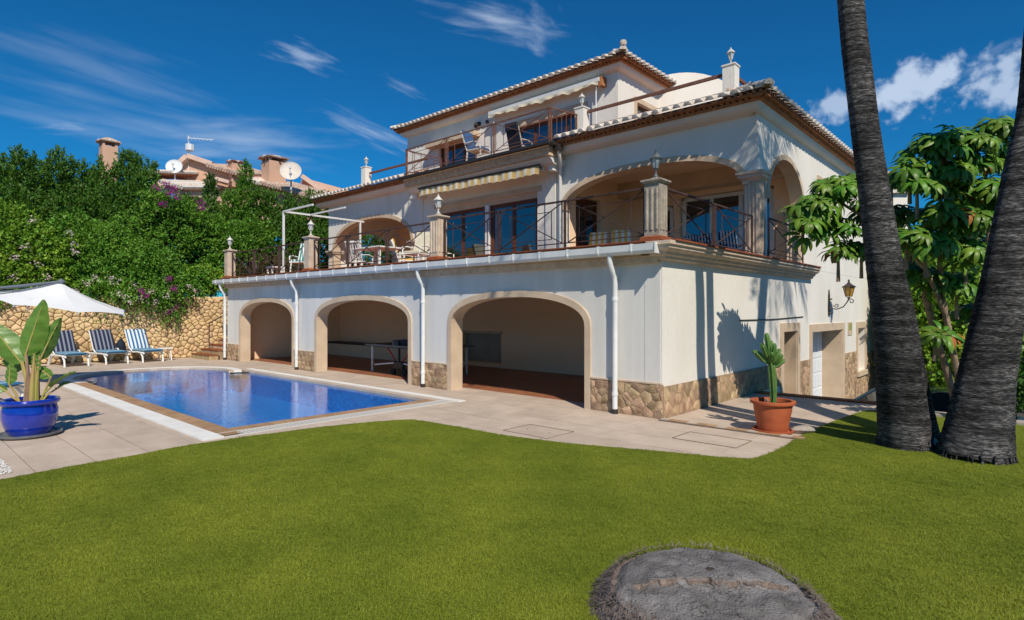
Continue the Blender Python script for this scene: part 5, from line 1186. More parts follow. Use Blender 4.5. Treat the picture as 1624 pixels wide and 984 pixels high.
# ================================================================ PALMS
def palm(label, pts, rad, crown_at, fr=34, base_flare=True):
    b = Vector(pts[0]); t = empty('palm_tree', (b.x, b.y, 0), label=label, cat='palm tree', group='tall palms on the lawn')
    P = []; Rr = []
    seg = 200
    # Catmull-Rom through pts
    pp = [Vector(p) for p in pts]; pp = [pp[0] * 2 - pp[1]] + pp + [pp[-1] * 2 - pp[-2]]; n = len(pts) - 1
    for i in range(seg + 1):
        u = i / seg * n; k = min(int(u), n - 1); f = u - k; a, b_, c, d = pp[k:k + 4]
        P.append(.5 * ((2 * b_) + (c - a) * f + (2 * a - 5 * b_ + 4 * c - d) * f * f + (3 * b_ - a - 3 * c + d) * f ** 3)); r0 = rad[k] * (1 - f) + rad[k + 1] * f; Rr.append(r0)
    fn = lambda i, tt_, p: 1 + .035 * mn.noise(Vector((math.cos(tt_) * 1.5, math.sin(tt_) * 1.5, p.z * 1.3 + b.x))) + .008 * math.sin(p.z * 66 + 5 * mn.noise(Vector((math.cos(tt_) * .7, math.sin(tt_) * .7, p.z * .8))) + 1.5 * tt_ / 6.283 * 0) + .012 * mn.noise(Vector((math.cos(tt_) * 1.2, math.sin(tt_) * 1.2, p.z * 14))) + .05 * max(0, .5 - p.z) * abs(mn.noise(Vector((math.cos(tt_) * 4, math.sin(tt_) * 4, p.z * 3)))) * 4
    MB().tube(P, Rr, 28, fn=fn).build('trunk', 'palm_bark', t, smooth=True, sharp=60)
    # roots fringe
    fr_ = MB()
    for k in range(60):
        a = random.uniform(0, 6.283); r = rad[0] * random.uniform(.95, 1.03); x, y = b.x + r * math.cos(a), b.y + r * math.sin(a)
        fr_.tube([(x, y, random.uniform(.04, .13)), (x + .025 * math.cos(a), y + .025 * math.sin(a), 0)], random.uniform(.005, .010), 4, cap=False)
    tag(fr_.build('root_fringe', 'palm_bark', t), kind='stuff')
    # crown of fronds above the picture
    c = P[-1]; AP = []; AD = []; st = MB()
    for k in range(fr):
        a = 2.399 * k; el = R(75 - 95 * k / fr); L = random.uniform(2.0, 2.5); o = Vector((math.cos(a), math.sin(a), 0)); prev = c.copy(); pts_ = [prev.copy()]
        d = o * math.cos(el) + UP * math.sin(el)
        for s in range(10):
            d = (d - UP * .10).normalized(); prev = prev + d * (L / 10); pts_.append(prev.copy()); sd_ = d.cross(UP).normalized()
            if s > 1:
                for sg in (-1, 1):
                    for q in range(4): AP.append(tuple(prev - d * (L / 10) * q / 4)); AD.append(tuple(sd_ * sg + d * .5 - UP * .45))
        st.tube(pts_, [.03 - .0025 * i for i in range(11)], 4)
    st.build('frond_stems', 'light_bark', t)['kind'] = 'stuff'
    leaves('fronds', np.array(AP), np.array(AD), RNG.uniform(.35, .6, len(AP)), .018, 'palm_leaf', t, 'stuff')
    return t
def trunk_pts(rows, top):
    """rows: (px, py, D) measured in the photograph -> points; top: further points in metres"""
    return [tuple(atd(*r)) for r in rows] + top
palm('tall dark palm leaning left, its two-lobed base on the lawn left of the other palm', trunk_pts([(1437, 712, 7.3), (1430, 645, 7.2), (1424, 576, 7.1), (1416, 501, 7.05), (1403, 424, 7.0), (1386, 302, 6.98), (1368, 174, 7.0), (1349, 0, 7.1)], [(2.62, -.7, 7.5), (2.9, -1.9, 10.3)]),
     [.31, .265, .245, .225, .195, .165, .15, .145, .15, .15], None)
palm('pale grey palm stem fused to the back of the left-leaning palm', trunk_pts([(1470, 706, 7.6), (1456, 645, 7.5), (1441, 576, 7.45), (1428, 501, 7.4), (1410, 424, 7.35), (1389, 302, 7.35), (1370, 174, 7.4), (1351, 0, 7.5)], [(2.5, .1, 7.5), (2.75, -1.2, 10.9)]),
     [.17, .16, .165, .165, .16, .15, .135, .125, .12, .12], None, 26)
palm('thick dark palm leaning right, standing furthest right on the lawn', trunk_pts([(1545, 728, 6.75), (1556, 645, 6.8), (1568, 576, 6.85), (1594, 449, 6.9), (1614, 330, 7.0), (1628, 250, 7.05), (1646, 170, 7.15)], [(4.42, 1.2, 5.2), (4.6, 1.5, 7), (5.1, 1.7, 10.2)]),
     [.355, .30, .27, .24, .215, .20, .20, .19, .18, .18], None)
gl = empty('garden_spotlight', (3.42, .35, 0), label='small grey garden spotlight on the lawn between the two palm bases', cat='spotlight')
gp_ = atd(1473, 712, 7.15); gl.location = (gp_.x, gp_.y, 0)
MB().tube([(gp_.x, gp_.y, 0), (gp_.x, gp_.y, .06)], .02, 8).build('spike', 'dark_metal', gl)
a_ = Vector((gp_.x, gp_.y, .07)); MB().tube([a_ - RT * .06 + FW * .02, a_ - FW * .08 + UP * .04], [.045, .06], 14).build('housing', 'lantern_grey', gl, smooth=True); MB().tube([a_ - FW * .08 + UP * .04, a_ - FW * .10 + UP * .05], [.055, .045], 14).build('lens', 'lamp_glass', gl)

# ================================================================ STUMP
SC = Vector((3.0, -5.14, 0)); su = empty('tree_stump', SC, label='wide weathered grey palm stump with a cracked top in the foreground lawn', cat='tree stump')
nt_, nr_ = 140, 44; vs = []
for i in range(nr_ + 1):
    f = i / nr_
    for j in range(nt_):
        a = 2 * math.pi * j / nt_; ca, sa = math.cos(a), math.sin(a)
        rr = .545 * (1 + .075 * mn.noise(Vector((ca * 1.7, sa * 1.7, 2))) + .02 * mn.noise(Vector((ca * 5, sa * 5, 2))))
        r = rr * f; x, y = r * ca, r * sa; q = Vector((x, y, 0)); u = q.dot(RT); v = q.dot(FW)
        z = .195 - .045 * f ** 2.5 + .022 * mn.noise(Vector((x * 4, y * 4, 4))) + .009 * mn.noise(Vector((x * 14, y * 14, 4)))
        crk = -.02 + .07 * mn.noise(Vector((u * 4, 0, 7))) + .035 * mn.noise(Vector((u * 15, 0, 7))) - .06 * abs(u)
        if v < crk: z -= .034 * min(1, (crk - v) / .012) * max(0, min(1, (.52 - abs(u)) / .1))
        dd = abs(v - crk); z -= .03 * max(0, 1 - dd / .013) * (0.4 + .6 * (mn.noise(Vector((u * 9, 3, 7))) > -.1))
        dk = abs(u + .62 * v + .02 * mn.noise(Vector((v * 13, 2, 2)))); z -= .012 * max(0, 1 - dk / .015) if v < crk and u < 0 else 0
        if f > .86: z -= (f - .86) / .14 * .06 * (1 + mn.noise(Vector((ca * 6, sa * 6, 1))))
        vs.append((SC.x + x, SC.y + y, z))
mb = MB(); mb.add(vs, [(i * nt_ + j, i * nt_ + (j + 1) % nt_, (i + 1) * nt_ + (j + 1) % nt_, (i + 1) * nt_ + j) for i in range(nr_) for j in range(nt_)])
mb.build('cut_top', 'stump_top', su, smooth=True, sharp=70)
vs = []; mb = MB()
for i in range(9):
    f = i / 8
    for j in range(nt_):
        a = 2 * math.pi * j / nt_; ca, sa = math.cos(a), math.sin(a)
        rr = .545 * (1 + .075 * mn.noise(Vector((ca * 1.7, sa * 1.7, 2))) + .02 * mn.noise(Vector((ca * 5, sa * 5, 2)))) + (.13 * f ** .9 - .01 if i else -.06) + .015 * mn.noise(Vector((ca * 16, sa * 16, f * 6)))
        vs.append((SC.x + rr * ca, SC.y + rr * sa, (.08 if i == 0 else .135 * (1 - f) ** 1.1 - .02 * f + .012 * mn.noise(Vector((ca * 12, sa * 12, f * 4))))))
mb.add(vs, [(i * nt_ + j, (i + 1) * nt_ + j, (i + 1) * nt_ + (j + 1) % nt_, i * nt_ + (j + 1) % nt_) for i in range(8) for j in range(nt_)]); mb.build('bark_side', 'stump_side', su, smooth=True, sharp=80)
fb = MB()
for k in range(5200):
    a = random.uniform(0, 6.283); f = random.uniform(-.1, 1); ca, sa = math.cos(a), math.sin(a); rr = .53 * (1 + .075 * mn.noise(Vector((ca * 1.7, sa * 1.7, 2)))) + .15 * max(f, 0); z0 = .15 * (1 - max(f, 0)) + .005
    p = Vector((SC.x + rr * ca, SC.y + rr * sa, z0)); d = Vector((ca, sa, -.6 if f > 0 else .05)) + Vector((random.gauss(0, .45), random.gauss(0, .45), random.gauss(0, .35))); d.normalize(); l = random.uniform(.02, .07); s_ = d.cross(UP).normalized() * random.uniform(.0015, .004)
    fb.add([p - s_, p + s_, p + d * l], [(0, 1, 2)])
tag(fb.build('bark_fibres', 'stump_side', su), kind='stuff')
for nm_, m_, lo_, w0, w1, dz0, dz1 in (('crack_lip', 'crack_edge', -.12, .004, -.010, .001, -.022), ('crack_gap', 'stump_side', .05, .002, -.005, -.002, -.012)):
    ck = MB(); prev = None; k_ = 0
    for sg in range(150):
        u = -.44 + sg / 150 * .88; crk = -.02 + .07 * mn.noise(Vector((u * 4, 0, 7))) + .035 * mn.noise(Vector((u * 15, 0, 7))) - .06 * abs(u); g_ = mn.noise(Vector((u * 7, 9, 9 if m_ == 'crack_edge' else 4)))
        if g_ < lo_: prev = None; continue
        tp_ = min(1, (g_ - lo_) * 7); jt = .006 * mn.noise(Vector((u * 60, 1, 1))); zt = .193 - .045 * (math.hypot(u, crk) / .545) ** 2.5 + .022 * mn.noise(Vector(((RT * u + FW * crk).x * 4, (RT * u + FW * crk).y * 4, 4)))
        a_ = SC + RT * u + FW * (crk + w0 * (1 + g_) + jt) + UP * (zt + dz0); b_ = SC + RT * u + FW * (crk + w0 + (w1 * (.6 + g_) - w0) * tp_ + jt + .004 * mn.noise(Vector((u * 90, 5, 1)))) + UP * (zt + dz1); c_ = b_ - UP * .02
        if prev: ck.add([prev[0], a_, b_, prev[1], prev[2], c_], [(0, 1, 2, 3), (3, 2, 5, 4)])
        prev = (a_, b_, c_)
    tag(ck.build(nm_, m_, su), kind='stuff')
hl = SC + RT * .04 + FW * .09; MB().lathe([(.0, .0), (.032, .002), (.020, .006), (0, .007)], (hl.x, hl.y, .193), 7).build('rot_hole', 'dark_room', su)

# ================================================================ POTS AND THEIR PLANTS
BPc = Vector((-5.76, -6.84, 0))
sc_ = empty('saucer', BPc, label='wide glazed grey-blue saucer under the big blue pot', cat='saucer')
MB().lathe([(0, .0), (.31, .0), (.35, .03), (.355, .055), (.335, .055), (.31, .03), (0, .03)], BPc, 40).build('dish', 'saucer_glaze', sc_, smooth=True)
bp_ = empty('plant_pot', BPc, label='large round blue glazed pot with a rolled rim at the left of the terrace', cat='plant pot', group='big garden pots')
MB().lathe([(0, .035), (0.223, .035), (0.240, .06), (0.285, .16), (0.307, .26), (0.307, .36), (0.289, .43), (0.285, .45), (0.267, .45), (0.267, .40), (0, .39)], BPc, 48).build('body', 'blue_glaze', bp_, smooth=True)
MB().lathe([(0.276, .44), (0.298, .43), (0.325, .445), (0.334, .475), (0.320, .50), (0.294, .505), (0.267, .49), (0.267, .45)], BPc, 48).build('rim', 'blue_glaze', bp_, smooth=True); MB().lathe([(0.271, .40), (0.271, .455), (0, .47)], BPc, 24).build('soil', 'soil', bp_)
bn = empty('strelitzia', (BPc.x, BPc.y, .46), label='giant strelitzia with broad upright leaves growing in the blue pot', cat='potted plant')
def bigleaf(p0, p1, tip, w, curl, side=None, parent=bn, m='banana_leaf', stem=.016, fold=.22):
    """petiole p0->p1, blade p1->tip ; points in (right, away, up) metres from the pot centre"""
    W_ = lambda p: BPc + RT * p[0] + FW * p[1] + UP * p[2]
    a, b, c = W_(p0), W_(p1), W_(tip); L = (c - b).length; d = (c - b).normalized(); sd_ = side or FW.cross(d) ; sd_ = Vector(sd_)
    if side: sd_ = RT * side[0] + FW * side[1] + UP * side[2]
    sd_ = (sd_ - d * sd_.dot(d)).normalized(); nn_ = d.cross(sd_)
    lf = empty('leaf', a); lf.parent = parent; lf.location = a - wloc(parent)
    mid = a.lerp(b, .5) + nn_ * .02; MB().tube([a, mid, b, b + d * L * .5, c - d * .03 - UP * curl], [stem, stem * .85, stem * .7, stem * .45, .003], 7).build('stalk', 'banana_stem', lf, smooth=True)
    n = 16; m_ = 6; vs = []
    for i in range(n + 1):
        f = i / n; wd__ = w * (math.sin(math.pi * min(1, f ** .75 * .97 + .02)) ** .62) * (1 - .25 * f); p = b + d * (L * f) - UP * (curl * f * f)
        for j in range(-m_, m_ + 1):
            g = j / m_; vs.append(p + sd_ * (wd__ * g / 2) + nn_ * (abs(g) ** 1.2 * wd__ * fold + .008 * math.sin(f * 26 + g * 3)) )
    k = 2 * m_ + 1; mb = MB(); mb.add(vs, [(i * k + j, i * k + j + 1, (i + 1) * k + j + 1, (i + 1) * k + j) for i in range(n) for j in range(k - 1)]); mb.build('blade', m, lf, smooth=True, sharp=80)
# metres per pixel at the pot: about 1/116
for L_ in (((.0, .0, .45), (-.08, .02, 1.08), (.14, .06, 1.86), .34, .02, (1, .25, 0)),
           ((-.02, .02, .45), (-.16, .05, .98), (-.62, .0, 1.62), .36, .05, (.7, .3, .6)),
           ((.03, .04, .45), (.04, .12, 1.02), (.26, .2, 1.62), .24, .03, (.7, .7, 0)),
           ((-.04, .05, .45), (-.22, .15, .90), (-.55, .2, 1.12), .26, .12, (.4, .3, .8)),
           ((.02, -.03, .45), (.10, -.02, .86), (.08, -.05, 1.12), .13, .0, (1, .2, 0)),
           ((.12, .02, .45), (.27, .02, .66), (.66, -.05, .92), .20, .05, (.0, 1, .3)),
           ((.10, .05, .45), (.22, .08, .78), (.02, .0, 1.0), .18, .05, (.3, .6, .6)),
           ((.15, .0, .45), (.28, .1, .62), (.48, .1, .74), .14, .03, (0, 1, .5)),
           ((-.14, .0, .45), (-.26, -.03, .70), (-.22, -.05, 1.02), .17, .02, (1, .1, 0)),
           ((-.15, .02, .45), (-.34, .02, .60), (-.62, -.02, .80), .16, .03, (.1, .9, .5)),
           ((-.05, .08, .45), (-.10, .2, .95), (-.35, .35, 1.35), .25, .06, (.8, .3, .3))):
    bigleaf(*L_)
sh = MB()
for k in range(7):
    a = k * .9; c = BPc + RT * (.02 + .05 * math.cos(a)) + FW * .05 * math.sin(a); sh = MB(); sh.tube([c + UP * .42, c + UP * .7 + RT * .01, c + UP * random.uniform(.95, 1.12) + RT * .06 * math.cos(a)], [.045, .032, .008], 8); sh.build('sheath', 'dry_sheath' if k % 2 else 'banana_stem', bn, smooth=True)

TP = Vector((1.60, .17, 0))
ts = empty('saucer', TP, label='round terracotta saucer under the clay pot of the cactus', cat='saucer'); MB().lathe([(0, .0), (.235, .0), (.27, .02), (.275, .045), (.25, .045), (.24, .02), (0, .02)], TP, 36).build('dish', 'pot_clay', ts, smooth=True)
tp = empty('plant_pot', TP, label='terracotta-orange pot with ribbed sides in front of the side wall', cat='plant pot', group='big garden pots')
pr = [(0, .025), (.19, .025), (.195, .04)] + [(.195 + .06 * (z - .04) / .36 + (.003 if k % 2 else 0), z) for k, z in enumerate([.06 + .02 * i for i in range(6)])] + [(.245, .30), (.255, .385), (.27, .39), (.292, .40), (.298, .42), (.295, .44), (.27, .445), (.245, .44), (.24, .38), (0, .37)]
MB().lathe(pr, TP, 44).build('body', 'pot_clay', tp, smooth=True, sharp=30); MB().lathe([(.243, .36), (.243, .385), (0, .40)], TP, 24).build('soil', 'soil', tp)
ca_ = empty('cactus', (TP.x, TP.y, .4), label='ribbed green candelabra cactus with short upturned arms in the clay pot', cat='cactus')
def ribbed(pts, rad, nm, par=ca_, ribs=5):
    fn = lambda i, t_, p: 1 + .32 * math.cos(ribs * t_) + .06 * math.sin(p.z * 70)
    return MB().tube(pts, rad, ribs * 6, fn=fn).build(nm, 'cactus_green', par, smooth=True, sharp=70)
T0 = TP + RT * -.03; ribbed([T0 + UP * z + RT * (.04 * math.sin(z * 3)) for z in (.38, .5, .62, .74, .86, .95, 1.0)], [.028, .035, .039, .040, .041, .039, .027], 'stem')
for k, (dx, dy, z0, z1, ln_) in enumerate(((-.26, .02, .95, 1.10, 1), (-.20, -.12, .98, 1.20, 1), (-.06, .05, 1.0, 1.36, 1), (.06, -.05, .97, 1.22, 1), (.20, .04, .95, 1.14, 1), (.26, -.03, .90, 1.0, 1), (.17, -.14, .95, 1.07, 1), (-.12, .14, .97, 1.22, 1), (.08, .16, .96, 1.25, 1), (.24, .12, .93, 1.08, 1), (-.04, -.16, .96, 1.10, 1), (-.30, .10, .95, 1.12, 1))):
    b0 = T0 + UP * z0; dx *= .68; dy *= .68; e = T0 + RT * dx + FW * dy + UP * z1; m_ = b0.lerp(e, .5) - UP * .02; ribbed([b0, m_, b0.lerp(e, .8), e, e + (e - m_).normalized() * .02], [.018, .028, .031, .024, .006], 'arm')
MB().tube([TP - RT * .06 + UP * .38, TP - RT * .09 + UP * .46], .02, 6).build('side_shoot', 'light_bark', ca_)
rk = MB(); bmr = [(0, -.02), (.10, 0), (.125, .04), (.10, .075), (.05, .09), (0, .092)]
rk.lathe(bmr, (0, 0, 0), 9); rk.v = [(x * 1.4 + .02 * mn.noise(Vector((x * 20, y * 20, z * 20))), y * .9, z + .015 * mn.noise(Vector((x * 15, y * 15, 3)))) for x, y, z in rk.v]
ro = rk.build('rock', 'rock', None, smooth=True, sharp=50); ro.location = (1.95, .36, .01); ro.rotation_euler[2] = .7; tag(ro, 'pale rock lying on the paving edge just right of the clay pot', 'rock')

# ================================================================ VEGETATION
def tree(name, label, cat, group, base, blobs, nspray, per, tw, mode, L, W, m, trunk_r=.08, bark='brown_bark', limbs=4, spread=.8, flowers=None):
    b = Vector(base); t = empty(name, b, label=label, cat=cat, group=group)
    top = Vector(blobs[0][0]); pts = [b, b.lerp(top, .5) + Vector((random.uniform(-.1, .1), random.uniform(-.1, .1), 0)), top]
    MB().tube(pts, [trunk_r, trunk_r * .75, trunk_r * .3], 7).build('trunk', bark, t, smooth=True)
    lm = MB()
    for c, r in blobs[1:1 + limbs]: lm.tube([b.lerp(top, .35), b.lerp(top, .5).lerp(Vector(c), .6), Vector(c)], [trunk_r * .6, trunk_r * .4, .012], 5)
    if lm.v: tag(lm.build('limbs', bark, t), kind='stuff')
    P, D = spray_points(blobs, nspray, per, tw, mode, spread); n = len(P)
    leaves('crown', P, D, RNG.uniform(L * .6, L * 1.35, n), RNG.uniform(W * .7, W * 1.3, n), m, t)
    if flowers:
        fm, fn_, fl_, fcl = flowers; FP = []; FD = []
        for c in fcl:
            for _ in range(fn_): FP.append(tuple(Vector(c[:3]) + Vector((random.gauss(0, c[3]), random.gauss(0, c[3]), random.gauss(0, c[3] * .8))))); FD.append((random.gauss(0, 1), random.gauss(0, 1), random.gauss(0, 1)))
        ob = leaves('flowers', np.array(FP), np.array(FD), fl_, fl_ * .42, fm, t, 'stuff')
    return t
def blob(px, py, D, rx, rz, ry=None): return (tuple(atd(px, py, D)), (rx, ry or rx, rz))
def foot(px, D, z=2.0): p = atd(px, 492, D); return (p.x, p.y, z)
def wall_D(px, off):      # distance at which this bearing meets a line `off` metres behind the garden wall
    d = FW + RT * ((px - 812) / 930); return -(EYE - (WA - wn_ * off)).dot(wn_) / d.dot(wn_)
def wblob(px, py, off, rx, rz, ry=None): return blob(px, py, wall_D(px, off), rx, rz, ry)
def wfoot(px, off, z=1.95): return foot(px, wall_D(px, off), z)
def wcl(lst, off, s=.07): return [(*atd(x, y, wall_D(x, off)), s) for x, y in lst]
def wlead(pxs, off, ry=.5, rz=.8): return [wblob(px, py, off, ry, rz) for px, py in pxs]
HG = 'evergreen trees standing behind the stone wall'
def leaders(pxs, D, ry=.5, rz=.8): return [blob(px, py, D, ry, rz) for px, py in pxs]
# feathery conifers along the back
CON = dict(nspray=2600)
def conif(label, fx_, off, bl, ld, n, m='leaf_conifer', tw=.38, ld_r=(.27, .75), L=.12, W=.024, tr=.16, nm='conifer', limbs=4):
    return tree(nm, label, 'tree', HG, wfoot(fx_, off), [wblob(*b) for b in bl] + wlead(ld, off, *ld_r) + wlead([(x_ + 2, y_ - 16) for x_, y_ in ld], off, ld_r[0] * .55, ld_r[1] * .6), n, 14, tw, 'conifer', L, W, m, tr, limbs=limbs)
conif('feathery dark conifer at the far left edge with pointed tips', 20, 3.0, [(20, 400, 3.0, 1.5, 1.7), (10, 335, 3.0, 1.0, 1.2), (40, 355, 2.8, 1.0, 1.0)], ((28, 275), (58, 290), (2, 292), (88, 278), (45, 300), (14, 305)), 2900)
conif('feathery conifer with several tips just left of the brick-capped chimney', 120, 3.2, [(120, 400, 3.2, 1.4, 1.7), (110, 345, 3.2, 1.1, 1.1), (140, 355, 3.0, 1.0, 1.0)], ((100, 305), (122, 290), (72, 318), (142, 312), (110, 320)), 2500)
conif('broad conifer below the brick-capped chimney', 190, 3.0, [(190, 410, 3.0, 1.5, 1.6), (175, 335, 3.0, 1.0, 1.1), (215, 340, 3.0, 1.1, 1.1)], ((160, 295), (200, 278), (216, 285), (236, 292), (184, 300), (150, 320)), 3000)
conif('dark conifer left of the pale satellite dish with magenta blooms climbing into it', 265, 2.4, [(262, 410, 2.4, 1.4, 1.5), (240, 355, 2.6, 1.0, .9), (290, 370, 2.2, 1.0, .8)], ((222, 300), (300, 345), (325, 350)), 2400, ld_r=(.45, .55))
conif('small pointed cypress in front of the pink gable', 335, 3.0, [(334, 350, 3, .35, .8), (334, 312, 3, .24, .45), (334, 294, 3, .14, .35)], (), 500, 'leaf_dark', .25, tr=.06, nm='cypress', limbs=0, L=.09, W=.02)
conif('bright green columnar cypress in front of the pink house wall', 388, 2.6, [(386, 370, 2.6, .55, 1.2), (388, 320, 2.6, .36, .9), (390, 282, 2.6, .20, .6)], (), 1200, 'leaf_mid', .28, tr=.08, nm='cypress', limbs=0, L=.09, W=.02)
conif('shorter cypress just left of the bright green columnar one', 362, 2.6, [(362, 370, 2.6, .45, 1.0), (364, 328, 2.6, .26, .6)], (), 700, 'leaf_mid', .28, tr=.07, nm='cypress', limbs=0, L=.09, W=.02)
conif('mid-green conifer hedge tree below the large pink dish', 440, 2.4, [(435, 405, 2.4, 1.2, 1.5), (415, 355, 2.6, .8, .7), (455, 362, 2.4, .8, .6)], ((430, 335), (458, 335), (412, 325)), 2300, tw=.34, ld_r=(.3, .45), L=.11)
conif('mid-green conifer hedge tree behind the white pergola frame', 500, 2.4, [(500, 405, 2.4, 1.3, 1.3), (490, 355, 2.6, .8, .6), (540, 370, 2.6, 1.2, .9)], ((490, 332), (512, 335)), 2400, tw=.34, ld_r=(.3, .4), L=.11)
conif('mid-green hedge tree seen through the left-hand terrace arch', 600, 3.4, [(590, 400, 3.2, 1.8, 1.4), (640, 400, 3.4, 1.6, 1.4)], (), 1800, tw=.4, L=.13)
tree('conifer', 'rounded hedge tree behind the left end of the terrace railing', 'tree', HG, wfoot(370, 1.6), [wblob(375, 410, 1.6, 1.2, 1.3), wblob(345, 380, 1.8, 1.0, .8), wblob(400, 382, 1.8, .9, .8), wblob(350, 430, 1.3, .8, .6), wblob(320, 385, 2.0, .9, .9)], 2900, 12, .34, 'bush', .095, .028, 'leaf_mid', .12)
# looser shrubs in front, hanging over the wall
SG = 'flowering shrubs hanging over the stone wall'
wf = lambda cl_: ('petal_white', 22, .055, cl_)
tree('shrub', 'lime-green flowering shrub at the far left above the parasol', 'shrub', SG, wfoot(50, .9), [wblob(40, 400, 1.0, 1.0, .9), wblob(10, 360, 1.4, .8, .7), wblob(80, 430, .7, .8, .6), wblob(20, 445, .7, .9, .5), wblob(100, 400, 1.0, .7, .6), wblob(0, 470, .4, .6, .35)], 2800, 10, .3, 'bush', .095, .036, 'leaf_lime', .05, limbs=3, flowers=wf(wcl(((52, 350), (40, 392), (58, 418), (25, 408), (20, 440), (110, 370), (120, 400), (75, 440), (30, 480), (45, 490)), -.35)))
tree('shrub', 'dark glossy shrub between the lime-green shrub and the arching one', 'shrub', SG, wfoot(130, 1.2), [wblob(130, 410, 1.2, .9, .9), wblob(120, 370, 1.6, .8, .6), wblob(150, 440, .8, .8, .6), wblob(165, 390, 1.2, .8, .6)], 2200, 10, .3, 'bush', .095, .034, 'leaf_mid', .05, limbs=3, flowers=wf(wcl(((140, 455), (150, 440), (118, 388)), .0)))
tree('shrub', 'large arching plumbago shrub with pale blooms spilling over the wall behind the loungers', 'shrub', SG, wfoot(205, .7), [wblob(205, 430, .7, 1.0, .8), wblob(180, 395, .9, .8, .7), wblob(235, 415, .7, .9, .7), wblob(170, 455, .3, .7, .45), wblob(225, 462, .2, .8, .40), wblob(200, 365, 1.0, .45, .6), wblob(260, 445, .4, .7, .5)], 3400, 11, .5, 'weep', .085, .026, 'leaf_mid', .05, limbs=4,
     flowers=wf(wcl(((152, 442), (184, 446), (212, 452), (240, 462), (176, 440), (196, 470), (224, 474), (262, 468), (138, 448), (120, 462), (300, 455), (310, 462), (206, 480), (186, 466), (245, 478)), -.75)))
bvf = wcl(((268, 442), (225, 462), (231, 468), (275, 458)), -.75, .06) + wcl(((272, 492), (266, 498), (276, 486)), -.32, .08)
tree('bougainvillea', 'bougainvillea trailing down the wall with magenta flowers right of the loungers', 'shrub', SG, wfoot(285, .6), [wblob(285, 450, .5, .8, .42), wblob(310, 440, .7, .7, .4), wblob(262, 470, .15, .45, .35), wblob(275, 492, -.08, .18, .28)], 1300, 10, .35, 'weep', .08, .028, 'leaf_mid', .04, limbs=3, flowers=('petal_magenta', 70, .045, bvf))
tree('bougainvillea', 'bougainvillea with magenta flowers climbing over the pink tiled roof', 'shrub', SG, wfoot(270, 1.6), [wblob(265, 335, 1.6, .8, .5), wblob(300, 350, 1.6, .7, .5), wblob(275, 385, 1.4, .8, .6), wblob(245, 315, 1.6, .4, .3)], 1300, 10, .35, 'bush', .09, .03, 'leaf_mid', .04, limbs=3,
     flowers=('petal_magenta', 60, .055, wcl(((262, 292), (275, 300), (270, 308), (280, 312), (318, 322), (258, 324)), .45, .09) + wcl(((248, 298), (322, 330)), .45, .08)))
tree('shrub', 'low yellow-green shrub on top of the wall beside the terrace corner', 'shrub', SG, wfoot(325, .7), [wblob(325, 445, .7, .6, .4), wblob(342, 448, .6, .5, .3), wblob(300, 440, .8, .6, .35)], 900, 10, .25, 'bush', .085, .03, 'leaf_lime', .03, limbs=2)
hv = []; hd = []
for px, n_, s_ in ((128, 160, .22), (208, 200, .2), (196, 90, .12), (262, 120, .14), (292, 90, .12), (90, 90, .2), (310, 50, .08), (250, 90, .15), (150, 90, .15)):
    ln_ = random.uniform(.25, .7)
    for _ in range(n_):
        q = atd(px, 492, wall_D(px, 0)); u = random.gauss(0, s_); z = 2.15 - ln_ * random.random() ** 1.3 * max(.2, 1 - abs(u) / s_ / 2.5); d_ = WA + wd_ * ((Vector((q.x, q.y, 0)) - WA).dot(wd_) + u) + wn_ * random.uniform(.04, .12)
        hv.append((d_.x, d_.y, z)); hd.append((random.gauss(0, .5) + .4, random.gauss(0, .5), -1))
iv = leaves('hanging_vines', np.array(hv), np.array(hd), .075, .02, 'leaf_dry'); tag(iv, 'dry brownish vines hanging down the face of the stone wall', 'vines', kind='stuff')
tree('shrub', 'low dry shrub showing through the far left terrace railing', 'shrub', 'shrubs behind the far left terrace railing', wfoot(405, .9), [wblob(395, 432, .8, .7, .35), wblob(430, 425, .9, .7, .45), wblob(460, 430, .9, .7, .35)], 900, 10, .3, 'bush', .09, .022, 'leaf_dry', .03, limbs=2)

# ---- umbrella trees (schefflera) beside the house
def rosette(seed):
    rr = random.Random(seed); mb = MB(); n = rr.choice((10, 11, 12)); mb.tube([(0, 0, 0), (0, 0, -.14)], .006, 4, cap=False)
    for k in range(n):
        a = 2 * math.pi * k / n + rr.uniform(-.12, .12); L = rr.uniform(.19, .27); w = L * .27; d = Vector((math.cos(a), math.sin(a), 0)); s = Vector((-d.y, d.x, 0)); el = rr.uniform(.0, .45); p = d * .05 + UP * .0; vs = []; ns = 6; bend = rr.uniform(1.0, 1.45)
        for i in range(ns + 1):
            f = i / ns; ang = el - min(1, f * 1.5) * bend; wd__ = w * math.sin(math.pi * min(1, f * .9 + .08)) ** .7 / 2
            for j in (-1, 0, 1): vs.append(p + s * (wd__ * j) - UP * (abs(j) * wd__ * .35))
            p = p + (d * math.cos(ang) + UP * math.sin(ang)) * (L / ns)
        mb.add(vs, [(i * 3 + j, i * 3 + j + 1, i * 3 + j + 4, i * 3 + j + 3) for i in range(ns) for j in range(2)])
    me = bpy.data.meshes.new('leaf'); me.from_pydata([tuple(v) for v in mb.v], [], mb.f); me.materials.append(M['sch_leaf']); me.polygons.foreach_set('use_smooth', [True] * len(me.polygons)); return me
ROS = [rosette(k) for k in range(5)]; ROSD = ROS[1].copy(); ROSD.materials[0] = M['sch_dry']
